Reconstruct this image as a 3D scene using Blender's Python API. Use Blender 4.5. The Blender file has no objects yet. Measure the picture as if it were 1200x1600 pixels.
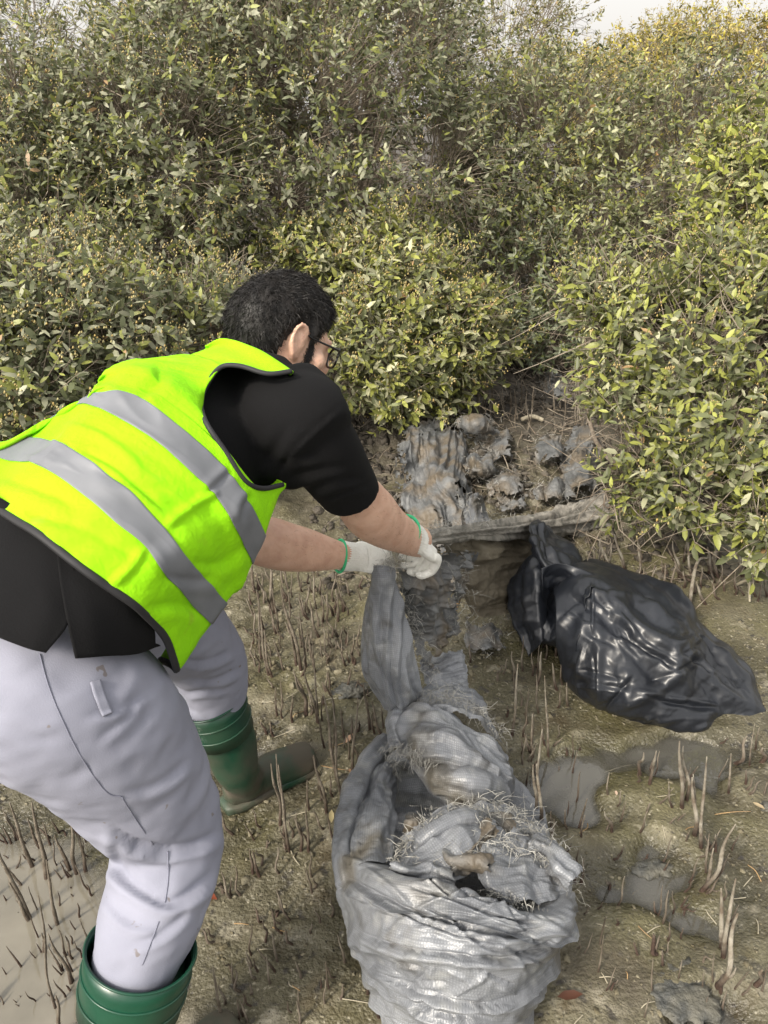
import bpy, math, random
import numpy as np
from mathutils import Vector, Matrix
rng = np.random.default_rng(7); random.seed(7)
SC = bpy.context.scene; COL = SC.collection
# ------------------------------------------------------------------ camera, sky, sun, exposure
TH = math.radians(27.0); HC = 1.55; FPX = 1200.0
CT, ST = math.cos(TH), math.sin(TH)
cam = bpy.data.objects.new('camera', bpy.data.cameras.new('camera')); COL.objects.link(cam)
cam.location = (0, 0, HC); cam.rotation_euler = (math.pi/2 - TH, 0, 0)
cam.data.sensor_fit = 'VERTICAL'; cam.data.sensor_height = 24.0; cam.data.lens = 24.0*FPX/1600.0
cam.data.clip_start = 0.05; cam.data.clip_end = 2000
SC.camera = cam
SUN_EL, SUN_AZ = math.radians(40), math.radians(222)      # azimuth clockwise from +Y: behind the camera, to its left
w = bpy.data.worlds.new('World'); SC.world = w; w.use_nodes = True
nt = w.node_tree; bg = nt.nodes['Background']
sky = nt.nodes.new('ShaderNodeTexSky'); sky.sky_type = 'NISHITA'; sky.sun_disc = False
sky.sun_elevation = SUN_EL; sky.sun_rotation = SUN_AZ; sky.dust_density = 10.0; sky.air_density = 1.2; sky.ozone_density = 0.5
hs = nt.nodes.new('ShaderNodeHueSaturation'); hs.inputs['Saturation'].default_value = 0.28
nt.links.new(sky.outputs['Color'], hs.inputs['Color']); hz_ = nt.nodes.new('ShaderNodeMix'); hz_.data_type = 'RGBA'; hz_.inputs[0].default_value = 0.45; hz_.inputs[7].default_value = (7.4, 7.15, 6.8, 1)   # even veil of high haze
nt.links.new(hs.outputs['Color'], hz_.inputs[6]); nt.links.new(hz_.outputs[2], bg.inputs['Color'])
bg.inputs['Strength'].default_value = 0.15
sl = bpy.data.lights.new('sun', 'SUN'); sun = bpy.data.objects.new('sun', sl); COL.objects.link(sun)
sl.energy = 2.6; sl.angle = math.radians(9); sl.color = (1.0, 0.90, 0.75)
sd = Vector((math.sin(SUN_AZ)*math.cos(SUN_EL), math.cos(SUN_AZ)*math.cos(SUN_EL), math.sin(SUN_EL)))
sun.rotation_euler = (-sd).to_track_quat('-Z', 'Y').to_euler(); sun.location = (0, 0, 8)
vs = SC.view_settings; vs.view_transform = 'Standard'; vs.look = 'None'; vs.gamma = 1.0; vs.exposure = 0.72
SC.render.resolution_x = 768; SC.render.resolution_y = 1024
# ------------------------------------------------------------------ numeric helpers
def P(px, py, d):
    px = np.asarray(px, float); py = np.asarray(py, float); d = np.asarray(d, float)
    b = (py-800)/FPX*d
    return np.stack([(px-600)/FPX*d, d*CT-b*ST, HC-d*ST-b*CT], -1)
def GD(py, z=0.0): return (HC-z)/(ST+(py-800)/FPX*CT)
def G(px, py, z=0.0): return P(px, py, GD(py, z))
def proj(v):
    v = np.asarray(v); d = v[..., 1]*CT+(HC-v[..., 2])*ST; b = -v[..., 1]*ST+(HC-v[..., 2])*CT
    return 600+v[..., 0]/d*FPX, 800+b/d*FPX, d
def camv(r, dn, f): return np.array([r, f*CT-dn*ST, -f*ST-dn*CT])
def nrm(a): a = np.asarray(a, float); return a/np.maximum(np.linalg.norm(a, axis=-1, keepdims=True), 1e-9)
def _h(ix, iy, iz, seed):
    n = (ix.astype(np.int64)*374761393+iy.astype(np.int64)*668265263+iz.astype(np.int64)*1274126177+seed*974634777) & 0xffffffff
    n = ((n ^ (n >> 13))*1103515245) & 0xffffffff; n = ((n ^ (n >> 16))*69069+12345) & 0xffffffff
    return ((n ^ (n >> 15)) & 0xffffff)/float(0xffffff)
def noise(p, f=1.0, seed=0):
    p = np.asarray(p, float)*f
    if p.shape[-1] == 2: p = np.concatenate([p, np.zeros(p.shape[:-1]+(1,))], -1)
    i = np.floor(p); t = p-i; t = t*t*(3-2*t); i = i.astype(np.int64); r = 0
    for a in (0, 1):
        for b in (0, 1):
            for c in (0, 1):
                wt = (t[..., 0] if a else 1-t[..., 0])*(t[..., 1] if b else 1-t[..., 1])*(t[..., 2] if c else 1-t[..., 2])
                r = r+wt*_h(i[..., 0]+a, i[..., 1]+b, i[..., 2]+c, seed)
    return r*2-1
def fbm(p, f, o=4, seed=0, g=0.5): return sum(noise(p, f*2**k, seed+k*17)*g**k for k in range(o))
def tri(x): return np.abs((x % 1.0)-0.5)*4-1
def crumple(p, f, n=5, seed=0, warp=0.15):
    r_ = np.random.default_rng(seed); p = np.asarray(p, float); q = p+warp/f*np.stack([noise(p, f*1.3, seed+i) for i in range(p.shape[-1])], -1); out = 0
    for k in range(n):
        dr = r_.normal(size=p.shape[-1]); dr /= np.linalg.norm(dr); fr = f*r_.uniform(.5, 1.4)
        out = out+tri((q@dr)*fr+r_.random())*(0.5+0.5*noise(p, f*.7, seed+31+k))/fr*f
    return out/n
def wrinkle(p, f, seed=0, o=3):
    q = np.asarray(p, float); q = q+.35/f*np.stack([noise(q, f*.8, seed+i*7) for i in range(q.shape[-1])], -1)
    return sum((1-2.2*np.abs(noise(q, f*1.9**k, seed+k*13)))*.55**k for k in range(o))
def facets(p, f, n=4, seed=0):
    r_ = np.random.default_rng(seed); q = p+.12/f*np.stack([noise(p, f*.6, seed+i) for i in range(3)], -1); out = 0
    for k in range(n):
        dr = nrm(r_.normal(size=3)); fr = f*r_.uniform(.5, 1.3); out = out+tri((q@dr)*fr+r_.random())*f/fr
    return out/n
def crom(pts, n):
    pts = np.asarray(pts, float); k = len(pts)
    if k == 2: return pts[0]+(pts[1]-pts[0])*np.linspace(0, 1, n).reshape((n,)+(1,)*(pts.ndim-1))
    e = np.concatenate([[2*pts[0]-pts[1]], pts, [2*pts[-1]-pts[-2]]]); u = np.linspace(0, k-1, n); i = np.minimum(u.astype(int), k-2)
    t = (u-i).reshape((n,)+(1,)*(pts.ndim-1)); a, b, c, d = e[i], e[i+1], e[i+2], e[i+3]
    return 0.5*(2*b+(c-a)*t+(2*a-5*b+4*c-d)*t*t+(3*b-a-3*c+d)*t**3)
def arcres(pts, n):
    c = crom(pts, max(64, len(pts)*10)); s_ = np.concatenate([[0], np.cumsum(np.linalg.norm(np.diff(c[:, :2], axis=0), axis=1)+1e-6)])
    u = np.linspace(0, s_[-1], n); return np.stack([np.interp(u, s_, c[:, k]) for k in range(c.shape[1])], -1)
# ------------------------------------------------------------------ scene helpers
def tag(o, label=None, cat=None, group=None, kind=None):
    if label: o['label'] = label
    if cat: o['category'] = cat
    if group: o['group'] = group
    if kind: o['kind'] = kind
    return o
def empty(name, loc):
    o = bpy.data.objects.new(name, None); COL.objects.link(o); o.location = tuple(float(x) for x in loc); o.empty_display_size = .1; return o
def setpar(o, p):
    if p is not None:
        o.parent = p; base = Vector((0, 0, 0)); q = p
        while q is not None: base += q.location if q.type == 'EMPTY' else Vector((0, 0, 0)); q = None if q.type == 'EMPTY' else q.parent
        if p.type == 'EMPTY': o.matrix_parent_inverse = Matrix.Translation(-p.location)
    return o
def make_mesh(name, v, f, smooth=True, uv=None, col=None):
    me = bpy.data.meshes.new(name); v = np.asarray(v, np.float32).reshape(-1, 3)
    fl = f if isinstance(f, list) else [f]; fl = [np.asarray(x, np.int32) for x in fl if len(x)]
    me.vertices.add(len(v)); me.vertices.foreach_set('co', v.ravel())
    li = np.concatenate([x.ravel() for x in fl]); tot = np.concatenate([np.full(len(x), x.shape[1]) for x in fl]).astype(np.int32)
    me.loops.add(len(li)); me.loops.foreach_set('vertex_index', li)
    me.polygons.add(len(tot)); me.polygons.foreach_set('loop_start', (np.cumsum(tot)-tot).astype(np.int32))
    if smooth: me.polygons.foreach_set('use_smooth', np.ones(len(tot), bool))
    if uv is not None:
        l = me.uv_layers.new(name='UVMap'); l.data.foreach_set('uv', np.asarray(uv, np.float32)[li].ravel())
    if col is not None:
        a = me.color_attributes.new('Col', 'FLOAT_COLOR', 'POINT'); c4 = np.ones((len(v), 4), np.float32); c4[:, :3] = col; a.data.foreach_set('color', c4.ravel())
    me.update(calc_edges=True); me.validate(); return me
def obj(name, me, mat, parent=None):
    o = bpy.data.objects.new(name, me); COL.objects.link(o)
    if mat is not None and not me.materials: me.materials.append(mat)
    return setpar(o, parent)
def join(parts):
    vs_, fs_, o = [], [], 0
    for v, f in parts:
        v = np.asarray(v).reshape(-1, 3); vs_.append(v)
        for x in (f if isinstance(f, list) else [f]): fs_.append(np.asarray(x)+o)
        o += len(v)
    by = {}
    for x in fs_: by.setdefault(x.shape[1], []).append(x)
    return np.concatenate(vs_), [np.concatenate(x) for x in by.values()]
def gridf(nr, nc, closed=False):
    r = np.arange(nr-1)[:, None]; m = nc if closed else nc-1; c = np.arange(m)[None]; c2 = (c+1) % nc
    return np.stack([r*nc+c, r*nc+c2, (r+1)*nc+c2, (r+1)*nc+c], -1).reshape(-1, 4)
def frames(c, ref=None):
    t = nrm(np.gradient(c, axis=0)); v = nrm(c-np.array([0, 0, HC])) if ref is None else np.broadcast_to(np.asarray(ref, float), c.shape)
    s_ = nrm(np.cross(t, v)); return t, s_, np.cross(s_, t)
def tubeloft(c, ra, rb, na=20, ref=None, cap=True, sup=2.0):
    c = np.asarray(c, float); n = len(c); t, s_, u = frames(c, ref); a = np.linspace(0, 2*np.pi, na, endpoint=False)
    ca, sa = np.cos(a), np.sin(a); ca = np.sign(ca)*np.abs(ca)**(2/sup); sa = np.sign(sa)*np.abs(sa)**(2/sup)
    ra = np.broadcast_to(ra, n); rb = np.broadcast_to(rb, n)
    v = c[:, None]+s_[:, None]*(ra[:, None]*ca)[..., None]+u[:, None]*(rb[:, None]*sa)[..., None]
    f = [gridf(n, na, True)[:, ::-1]]; v = v.reshape(-1, 3)
    if cap:
        k = len(v); v = np.concatenate([v, [c[0]-t[0]*min(ra[0], rb[0])*.35, c[-1]+t[-1]*min(ra[-1], rb[-1])*.35]]); i = np.arange(na); j = (i+1) % na
        f.append(np.concatenate([np.stack([np.full(na, k), i, j], -1), np.stack([np.full(na, k+1), (n-1)*na+j, (n-1)*na+i], -1)]))
    return v, f
def pxloft(secs, n=24, na=24, grow=0.0, sup=2.0):
    a = crom(np.array(secs, float), n); c = P(a[:, 0], a[:, 1], a[:, 2]); return tubeloft(c, a[:, 3]*a[:, 2]/FPX+grow, a[:, 4]+grow, na, sup=sup)
def tube(pts, r, n=None, na=6, cap=True):
    pts = np.asarray(pts, float); n = n or max(4, len(pts)*4); c = crom(pts, n); rr = np.interp(np.linspace(0, 1, n), np.linspace(0, 1, len(np.atleast_1d(r))), np.atleast_1d(r))
    return tubeloft(c, rr, rr, na, ref=nrm(np.array([.31, .22, .93]) if abs(nrm(c[-1]-c[0])[2]) < .8 else np.array([.9, .35, .1])), cap=cap)
def ball(c, r, n=12, R=None):
    th = np.linspace(0, np.pi, n+1)[:, None]; ph = np.linspace(0, 2*np.pi, 2*n, endpoint=False)[None]
    p = np.stack([np.sin(th)*np.cos(ph), np.sin(th)*np.sin(ph), np.cos(th)+0*ph], -1)*np.asarray(r)
    if R is not None: p = p@np.asarray(R)
    return (p+np.asarray(c)).reshape(-1, 3), gridf(n+1, 2*n, True)[:, ::-1]
def remesh(parts, vox, smooth_it=4, smooth_f=.5):
    v, f = join(parts); me = make_mesh('tmp', v, f); o = bpy.data.objects.new('tmp', me); COL.objects.link(o)
    m = o.modifiers.new('r', 'REMESH'); m.mode = 'VOXEL'; m.voxel_size = vox; m.use_smooth_shade = True
    if smooth_it: s_ = o.modifiers.new('s', 'SMOOTH'); s_.iterations = smooth_it; s_.factor = smooth_f
    dg = bpy.context.evaluated_depsgraph_get(); ev = o.evaluated_get(dg); m2 = bpy.data.meshes.new_from_object(ev)
    bpy.data.objects.remove(o); bpy.data.meshes.remove(me); return m2
def vco(me): a = np.empty(len(me.vertices)*3, np.float32); me.vertices.foreach_get('co', a); return a.reshape(-1, 3).astype(float)
def vno(me): a = np.empty(len(me.vertices)*3, np.float32); me.vertex_normals.foreach_get('vector', a); return a.reshape(-1, 3).astype(float)
def setco(me, v): me.vertices.foreach_set('co', np.asarray(v, np.float32).ravel()); me.update()
def polydist(px, py, poly):
    best = np.full(px.shape, 1e9); sgn = np.zeros(px.shape); al = np.zeros(px.shape); poly = np.asarray(poly, float); L = 0
    for a, b in zip(poly[:-1], poly[1:]):
        d = b-a; l2 = d@d; t = np.clip(((px-a[0])*d[0]+(py-a[1])*d[1])/l2, 0, 1); ex = px-a[0]-t*d[0]; ey = py-a[1]-t*d[1]; D = np.hypot(ex, ey)
        m = D < best; best = np.where(m, D, best); sgn = np.where(m, np.sign(d[0]*ey-d[1]*ex), sgn); al = np.where(m, L+t*np.sqrt(l2), al); L += np.sqrt(l2)
    return best, sgn, al/L
def fold(v, n, poly, w_, dep, bul=0.0, end=.2):
    """press a fold into the cloth: groove under a polyline with a soft roll on its positive side"""
    px, py, d = proj(v); c = crom(np.array(poly, float), 12); lo = c.min(0)-6*w_; hi = c.max(0)+6*w_
    s = np.where((px > lo[0]) & (px < hi[0]) & (py > lo[1]) & (py < hi[1]))[0]
    if not len(s): return v
    D, s_, al = polydist(px[s], py[s], c); front = np.clip(-np.sum(n[s]*nrm(v[s]-np.array([0, 0, HC])), 1)*3, 0, 1)
    k = front*np.clip(np.minimum(al, 1-al)/end, 0, 1)**.7*(D < w_*6); t = D*s_; v = v.copy()
    v[s] += n[s]*(k*(-dep*np.exp(-(t/w_)**2)+bul*np.exp(-((t-2*w_)/(1.6*w_))**2)))[:, None]; return v
def patch(rows, nr, nc):
    g = np.stack([arcres(np.array(r, float), nc) for r in rows]); g = crom(g, nr); return g
def gnorm(V): return nrm(np.cross(np.gradient(V, axis=1), np.gradient(V, axis=0)))
def guv(V):
    u = np.cumsum(np.concatenate([np.zeros_like(V[:, :1, 0]), np.linalg.norm(np.diff(V, axis=1), axis=-1)], 1), 1); m = V.shape[1]//2; u = u-u[:, m:m+1]
    t = np.cumsum(np.concatenate([np.zeros_like(V[:1, :, 0]), np.linalg.norm(np.diff(V, axis=0), axis=-1)], 0), 0).mean(1, keepdims=True)+0*u
    return np.stack([u, t], -1)
def sheet(name, V, mat, parent, thick=0.0, keep=None):
    nr, nc = V.shape[:2]; f = gridf(nr, nc)
    if keep is not None: f = f[keep[:-1, :-1].ravel()]
    me = make_mesh(name, V.reshape(-1, 3), f, uv=guv(V).reshape(-1, 2)); o = obj(name, me, mat, parent)
    if thick: m = o.modifiers.new('thickness', 'SOLIDIFY'); m.thickness = thick; m.offset = 0
    return o
# ------------------------------------------------------------------ materials
def mat(name, base, rough=.6, var=None, vscale=8, vdetail=6, bump=0, bscale=60, spec=.5, sss=0, coords='Object', sheen=0, extra=None, vlo=.35, vhi=.65):
    m = bpy.data.materials.new(name); m.use_nodes = True; n = m.node_tree.nodes; L = m.node_tree.links; b = n['Principled BSDF']
    b.inputs['Base Color'].default_value = (*base, 1); b.inputs['Roughness'].default_value = rough; b.inputs['Specular IOR Level'].default_value = spec
    tc = n.new('ShaderNodeTexCoord'); co = tc.outputs[coords]; out = None
    if var is not None:
        t = n.new('ShaderNodeTexNoise'); t.inputs['Scale'].default_value = vscale; t.inputs['Detail'].default_value = vdetail; L.new(co, t.inputs['Vector'])
        r = n.new('ShaderNodeValToRGB'); r.color_ramp.elements[0].position = vlo; r.color_ramp.elements[1].position = vhi
        r.color_ramp.elements[0].color = (*base, 1); r.color_ramp.elements[1].color = (*var, 1); L.new(t.outputs['Fac'], r.inputs['Fac']); out = r.outputs['Color']; L.new(out, b.inputs['Base Color'])
    if bump:
        t = n.new('ShaderNodeTexNoise'); t.inputs['Scale'].default_value = bscale; t.inputs['Detail'].default_value = 5; L.new(co, t.inputs['Vector'])
        bp = n.new('ShaderNodeBump'); bp.inputs['Strength'].default_value = bump; bp.inputs['Distance'].default_value = .01; L.new(t.outputs['Fac'], bp.inputs['Height']); L.new(bp.outputs['Normal'], b.inputs['Normal'])
    if sss: b.inputs['Subsurface Weight'].default_value = sss; b.inputs['Subsurface Radius'].default_value = (.012, .005, .003); b.inputs['Subsurface Scale'].default_value = 1
    if sheen: b.inputs['Sheen Weight'].default_value = sheen
    if extra: extra(m, n, L, b, co, out)
    return m
def mix(n, L, a, b, fac, t='MIX'):
    x = n.new('ShaderNodeMix'); x.data_type = 'RGBA'; x.blend_type = t
    for s_, v in ((6, a), (7, b), (0, fac)):
        if hasattr(v, 'is_linked') or hasattr(v, 'links'): L.new(v, x.inputs[s_])
        else: x.inputs[s_].default_value = (*v, 1) if isinstance(v, tuple) else v
    return x.outputs[2]
def ntex(n, L, co, scale, lo, hi, detail=5, typ='Noise'):
    t = n.new('ShaderNodeTex'+typ); t.inputs['Scale'].default_value = scale
    if typ == 'Noise': t.inputs['Detail'].default_value = detail
    L.new(co, t.inputs['Vector']); r = n.new('ShaderNodeMapRange'); r.inputs[1].default_value = lo; r.inputs[2].default_value = hi; L.new(t.outputs['Fac' if typ == 'Noise' else 'Distance'], r.inputs[0]); return r.outputs[0]
def weave_bump(scale, strength, dist=.001):
    def f(m, n, L, b, co, out):
        uv = n.new('ShaderNodeTexCoord').outputs['UV']
        h = []
        for ax in ('X', 'Y'):
            t = n.new('ShaderNodeTexWave'); t.bands_direction = ax; t.inputs['Scale'].default_value = scale; t.inputs['Distortion'].default_value = .6; t.inputs['Detail Scale'].default_value = 2; L.new(uv, t.inputs['Vector']); h.append(t.outputs['Fac'])
        a = n.new('ShaderNodeMath'); a.operation = 'MULTIPLY'; L.new(h[0], a.inputs[0]); L.new(h[1], a.inputs[1])
        bp = n.new('ShaderNodeBump'); bp.inputs['Strength'].default_value = strength; bp.inputs['Distance'].default_value = dist; L.new(a.outputs[0], bp.inputs['Height'])
        if b.inputs['Normal'].links: L.new(b.inputs['Normal'].links[0].from_socket, bp.inputs['Normal'])
        L.new(bp.outputs['Normal'], b.inputs['Normal'])
        return a.outputs[0]
    return f
def leaf_mat(name, trans=.35):
    m = bpy.data.materials.new(name); m.use_nodes = True; n = m.node_tree.nodes; L = m.node_tree.links; b = n['Principled BSDF']
    at = n.new('ShaderNodeAttribute'); at.attribute_name = 'Col'; L.new(at.outputs['Color'], b.inputs['Base Color']); b.inputs['Roughness'].default_value = .45; b.inputs['Specular IOR Level'].default_value = .4
    tr = n.new('ShaderNodeBsdfTranslucent'); L.new(at.outputs['Color'], tr.inputs['Color']); mx = n.new('ShaderNodeMixShader'); mx.inputs[0].default_value = trans
    L.new(b.outputs[0], mx.inputs[1]); L.new(tr.outputs[0], mx.inputs[2]); L.new(mx.outputs[0], n['Material Output'].inputs['Surface']); return m
M = {}
M['leaf'] = leaf_mat('leaf', .3); M['flower'] = leaf_mat('flower', .2)
M['bark'] = mat('bark', (.16, .12, .09), .85, (.30, .26, .21), 25, bump=.6, bscale=90)
M['twig'] = mat('twig', (.15, .115, .085), .85, (.28, .245, .19), 30)
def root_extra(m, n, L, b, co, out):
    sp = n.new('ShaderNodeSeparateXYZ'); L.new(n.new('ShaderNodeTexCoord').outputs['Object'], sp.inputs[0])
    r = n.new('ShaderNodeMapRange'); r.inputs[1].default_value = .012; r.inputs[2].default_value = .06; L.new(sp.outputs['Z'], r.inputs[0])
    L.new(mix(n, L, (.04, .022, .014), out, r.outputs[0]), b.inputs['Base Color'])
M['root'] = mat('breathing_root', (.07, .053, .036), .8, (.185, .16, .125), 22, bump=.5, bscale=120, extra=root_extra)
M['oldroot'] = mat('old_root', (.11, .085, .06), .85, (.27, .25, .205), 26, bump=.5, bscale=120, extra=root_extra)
def ground_extra(m, n, L, b, co, out):
    sp = n.new('ShaderNodeSeparateXYZ'); L.new(co, sp.inputs[0])
    c = mix(n, L, (.074, .066, .036), (.15, .136, .09), ntex(n, L, co, 5.5, .38, .64, 8))
    c = mix(n, L, c, (.29, .265, .20), ntex(n, L, co, 15, .57, .72, 8))
    c = mix(n, L, c, (.075, .06, .032), ntex(n, L, co, 11, .54, .68, 9))
    c = mix(n, L, c, (.042, .037, .03), ntex(n, L, co, 34, .58, .68, 6))
    c = mix(n, L, c, (.115, .105, .05), ntex(n, L, co, 2.1, .5, .62, 4))
    c = mix(n, L, c, (.30, .275, .205), ntex(n, L, co, 95, .60, .72, 6)); c = mix(n, L, c, (.035, .03, .02), ntex(n, L, co, 140, .60, .70, 5)); c = mix(n, L, c, (.06, .05, .032), ntex(n, L, co, 3.3, .56, .70, 7))
    r = n.new('ShaderNodeMapRange'); r.inputs[1].default_value = .002; r.inputs[2].default_value = .03; L.new(sp.outputs['Z'], r.inputs[0])
    wet = n.new('ShaderNodeMix'); wet.data_type = 'RGBA'; wet.blend_type = 'MULTIPLY'; wet.inputs[0].default_value = 1
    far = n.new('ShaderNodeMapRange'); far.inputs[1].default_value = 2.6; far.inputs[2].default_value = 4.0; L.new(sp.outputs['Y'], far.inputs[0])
    c = mix(n, L, c, mix(n, L, (.032, .026, .02), (.085, .073, .057), ntex(n, L, co, 9, .4, .65, 8)), far.outputs[0])  # bank: dark wet mud, colour also lowered for shade between the bushes
    dk = n.new('ShaderNodeMapRange'); dk.inputs[3].default_value = .52; dk.inputs[4].default_value = 1.0; L.new(r.outputs[0], dk.inputs[0]); cs = n.new('ShaderNodeVectorMath'); cs.operation = 'SCALE'; L.new(c, cs.inputs[0]); L.new(dk.outputs[0], cs.inputs['Scale']); c = cs.outputs[0]
    L.new(c, b.inputs['Base Color'])
    rr = n.new('ShaderNodeMapRange'); rr.inputs[1].default_value = 0; rr.inputs[2].default_value = 1; rr.inputs[3].default_value = .12; rr.inputs[4].default_value = .62; L.new(r.outputs[0], rr.inputs[0]); L.new(rr.outputs[0], b.inputs['Roughness'])
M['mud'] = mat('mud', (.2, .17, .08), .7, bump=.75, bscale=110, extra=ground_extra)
M['clod'] = mat('mud_crumb', (.095, .08, .045), .8, (.20, .18, .125), 14, bump=.6, bscale=80)
M['darkmud'] = mat('dark_mud', (.035, .037, .035), .55, (.10, .095, .075), 30, bump=.8, bscale=80)
def water_mat(name, col, alpha):
    m = bpy.data.materials.new(name); m.use_nodes = True; n = m.node_tree.nodes; L = m.node_tree.links; b = n['Principled BSDF']
    co = n.new('ShaderNodeTexCoord').outputs['Object']
    L.new(mix(n, L, col, tuple(x*.72 for x in col), ntex(n, L, co, 9, .35, .7, 5)), b.inputs['Base Color'])
    b.inputs['Roughness'].default_value = .03; at = n.new('ShaderNodeAttribute'); at.attribute_name = 'Col'; L.new(at.outputs['Fac'], b.inputs['Alpha']); b.inputs['Specular IOR Level'].default_value = .85
    t = n.new('ShaderNodeTexNoise'); t.inputs['Scale'].default_value = 26; L.new(co, t.inputs['Vector']); bp = n.new('ShaderNodeBump'); bp.inputs['Strength'].default_value = .12; bp.inputs['Distance'].default_value = .004
    L.new(t.outputs['Fac'], bp.inputs['Height']); L.new(bp.outputs['Normal'], b.inputs['Normal']); return m
M['water'] = water_mat('murky_water', (.085, .082, .07), .80)
M['skin'] = mat('skin', (.66, .43, .32), .52, (.54, .325, .235), 30, bump=.2, bscale=160, sss=.15)
M['hair'] = mat('hair', (.007, .0065, .0065), .5, (.016, .014, .013), 40, spec=.25)
M['shirt'] = mat('black_polo', (.003, .003, .0036), .95, bump=.15, bscale=400, spec=.25)
def pants_extra(m, n, L, b, co, out):
    spots = ntex(n, L, co, 42, .715, .745, 2); L.new(mix(n, L, out, (.17, .155, .16), spots), b.inputs['Base Color'])
M['pants'] = mat('lilac_grey_trousers', (.215, .222, .275), .9, (.25, .257, .315), 9, bump=.10, bscale=500, spec=.2, extra=pants_extra)
M['seam'] = mat('seam', (.17, .175, .225), .9)
def vest_extra(m, n, L, b, co, out):
    L.new(mix(n, L, out, (.30, .42, .03), ntex(n, L, co, 13, .66, .80, 7)), b.inputs['Base Color']); weave_bump(140, .35, .0008)(m, n, L, b, co, out)
M['vest'] = mat('lime_vest', (.215, .56, .003), .8, (.285, .68, .005), 5, bump=.25, bscale=120, spec=.2, extra=vest_extra)
M['stripe'] = mat('reflective_stripe', (.125, .133, .148), .48, (.165, .173, .19), 10, spec=.4)
M['piping'] = mat('black_piping', (.012, .012, .014), .7)
def boot_extra(m, n, L, b, co, out):
    sp = n.new('ShaderNodeSeparateXYZ'); L.new(co, sp.inputs[0]); r = n.new('ShaderNodeMapRange'); r.inputs[1].default_value = .40; r.inputs[2].default_value = .10; L.new(sp.outputs['Z'], r.inputs[0])
    a = n.new('ShaderNodeMath'); a.operation = 'MULTIPLY'; L.new(r.outputs[0], a.inputs[0]); L.new(ntex(n, L, co, 8, .36, .56, 7), a.inputs[1])
    L.new(mix(n, L, out, (.075, .065, .047), a.outputs[0]), b.inputs['Base Color'])
    q = n.new('ShaderNodeMapRange'); q.inputs[3].default_value = .32; q.inputs[4].default_value = .75; L.new(a.outputs[0], q.inputs[0]); L.new(q.outputs[0], b.inputs['Roughness'])
M['boot'] = mat('green_rubber', (.003, .036, .020), .34, (.006, .055, .030), 12, bump=.05, bscale=50, extra=boot_extra)
M['glove'] = mat('white_knit', (.82, .81, .76), .9, (.72, .71, .65), 25, bump=.5, bscale=330)
M['cuff'] = mat('green_cuff', (.05, .47, .21), .85, bump=.4, bscale=300)
M['glass_frame'] = mat('black_frame', (.006, .006, .006), .2)
def lens_mat():
    m = bpy.data.materials.new('lens'); m.use_nodes = True; b = m.node_tree.nodes['Principled BSDF']; b.inputs['Alpha'].default_value = .15; b.inputs['Roughness'].default_value = .05; return m
M['lens'] = lens_mat()
M['bag'] = mat('black_plastic', (.009, .0105, .014), .38, (.014, .0165, .022), 5, bump=.04, bscale=26, spec=.55)
def tarp_extra(m, n, L, b, co, out):
    c = mix(n, L, out, (.13, .115, .085), ntex(n, L, co, 7, .56, .74, 7)); c = mix(n, L, c, (.30, .305, .30), ntex(n, L, co, 20, .55, .80, 8)); c = mix(n, L, c, (.05, .05, .05), ntex(n, L, co, 14, .56, .74, 7))
    uv = n.new('ShaderNodeTexCoord').outputs['UV']; mp = n.new('ShaderNodeMapping'); mp.inputs['Scale'].default_value = (9, 42, 1); L.new(uv, mp.inputs['Vector'])
    t = n.new('ShaderNodeTexNoise'); t.noise_type = 'RIDGED_MULTIFRACTAL'; t.inputs['Scale'].default_value = 1; t.inputs['Detail'].default_value = 4; L.new(mp.outputs[0], t.inputs['Vector'])
    bp = n.new('ShaderNodeBump'); bp.inputs['Strength'].default_value = .35; bp.inputs['Distance'].default_value = .006; L.new(t.outputs['Fac'], bp.inputs['Height'])
    if b.inputs['Normal'].links: L.new(b.inputs['Normal'].links[0].from_socket, bp.inputs['Normal'])
    L.new(bp.outputs['Normal'], b.inputs['Normal'])
    h = weave_bump(60, .45, .0010)(m, n, L, b, co, out)
    q = n.new('ShaderNodeMath'); q.operation = 'MULTIPLY_ADD'; q.inputs[1].default_value = .30; q.inputs[2].default_value = .80; L.new(h, q.inputs[0])
    cc = n.new('ShaderNodeVectorMath'); cc.operation = 'SCALE'; L.new(c, cc.inputs[0]); L.new(q.outputs[0], cc.inputs['Scale']); L.new(cc.outputs[0], b.inputs['Base Color'])
M['tarp'] = mat('grey_woven_tarp', (.12, .128, .142), .38, (.225, .236, .255), 6, bump=.35, bscale=45, spec=.6, extra=tarp_extra)
def rag_extra(m, n, L, b, co, out):
    c = mix(n, L, out, (.11, .09, .065), ntex(n, L, co, 9, .45, .62, 7)); L.new(c, b.inputs['Base Color'])
M['rag'] = mat('muddy_sheeting', (.06, .063, .065), .55, (.14, .143, .143), 10, bump=.8, bscale=50, extra=rag_extra)
M['fibre'] = mat('frayed_fibre', (.33, .325, .30), .8, (.19, .185, .165), 40)
M['stick'] = mat('stick', (.34, .22, .10), .8, (.22, .15, .08), 20, bump=.4)
M['pale'] = mat('pale_wood', (.30, .27, .20), .8)
M['bankcrumb'] = mat('bank_crumb', (.036, .03, .022), .85, (.10, .086, .068), 14, bump=.6, bscale=80)  # dark mud crumbs, tone lowered further as shade on the bank
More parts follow.
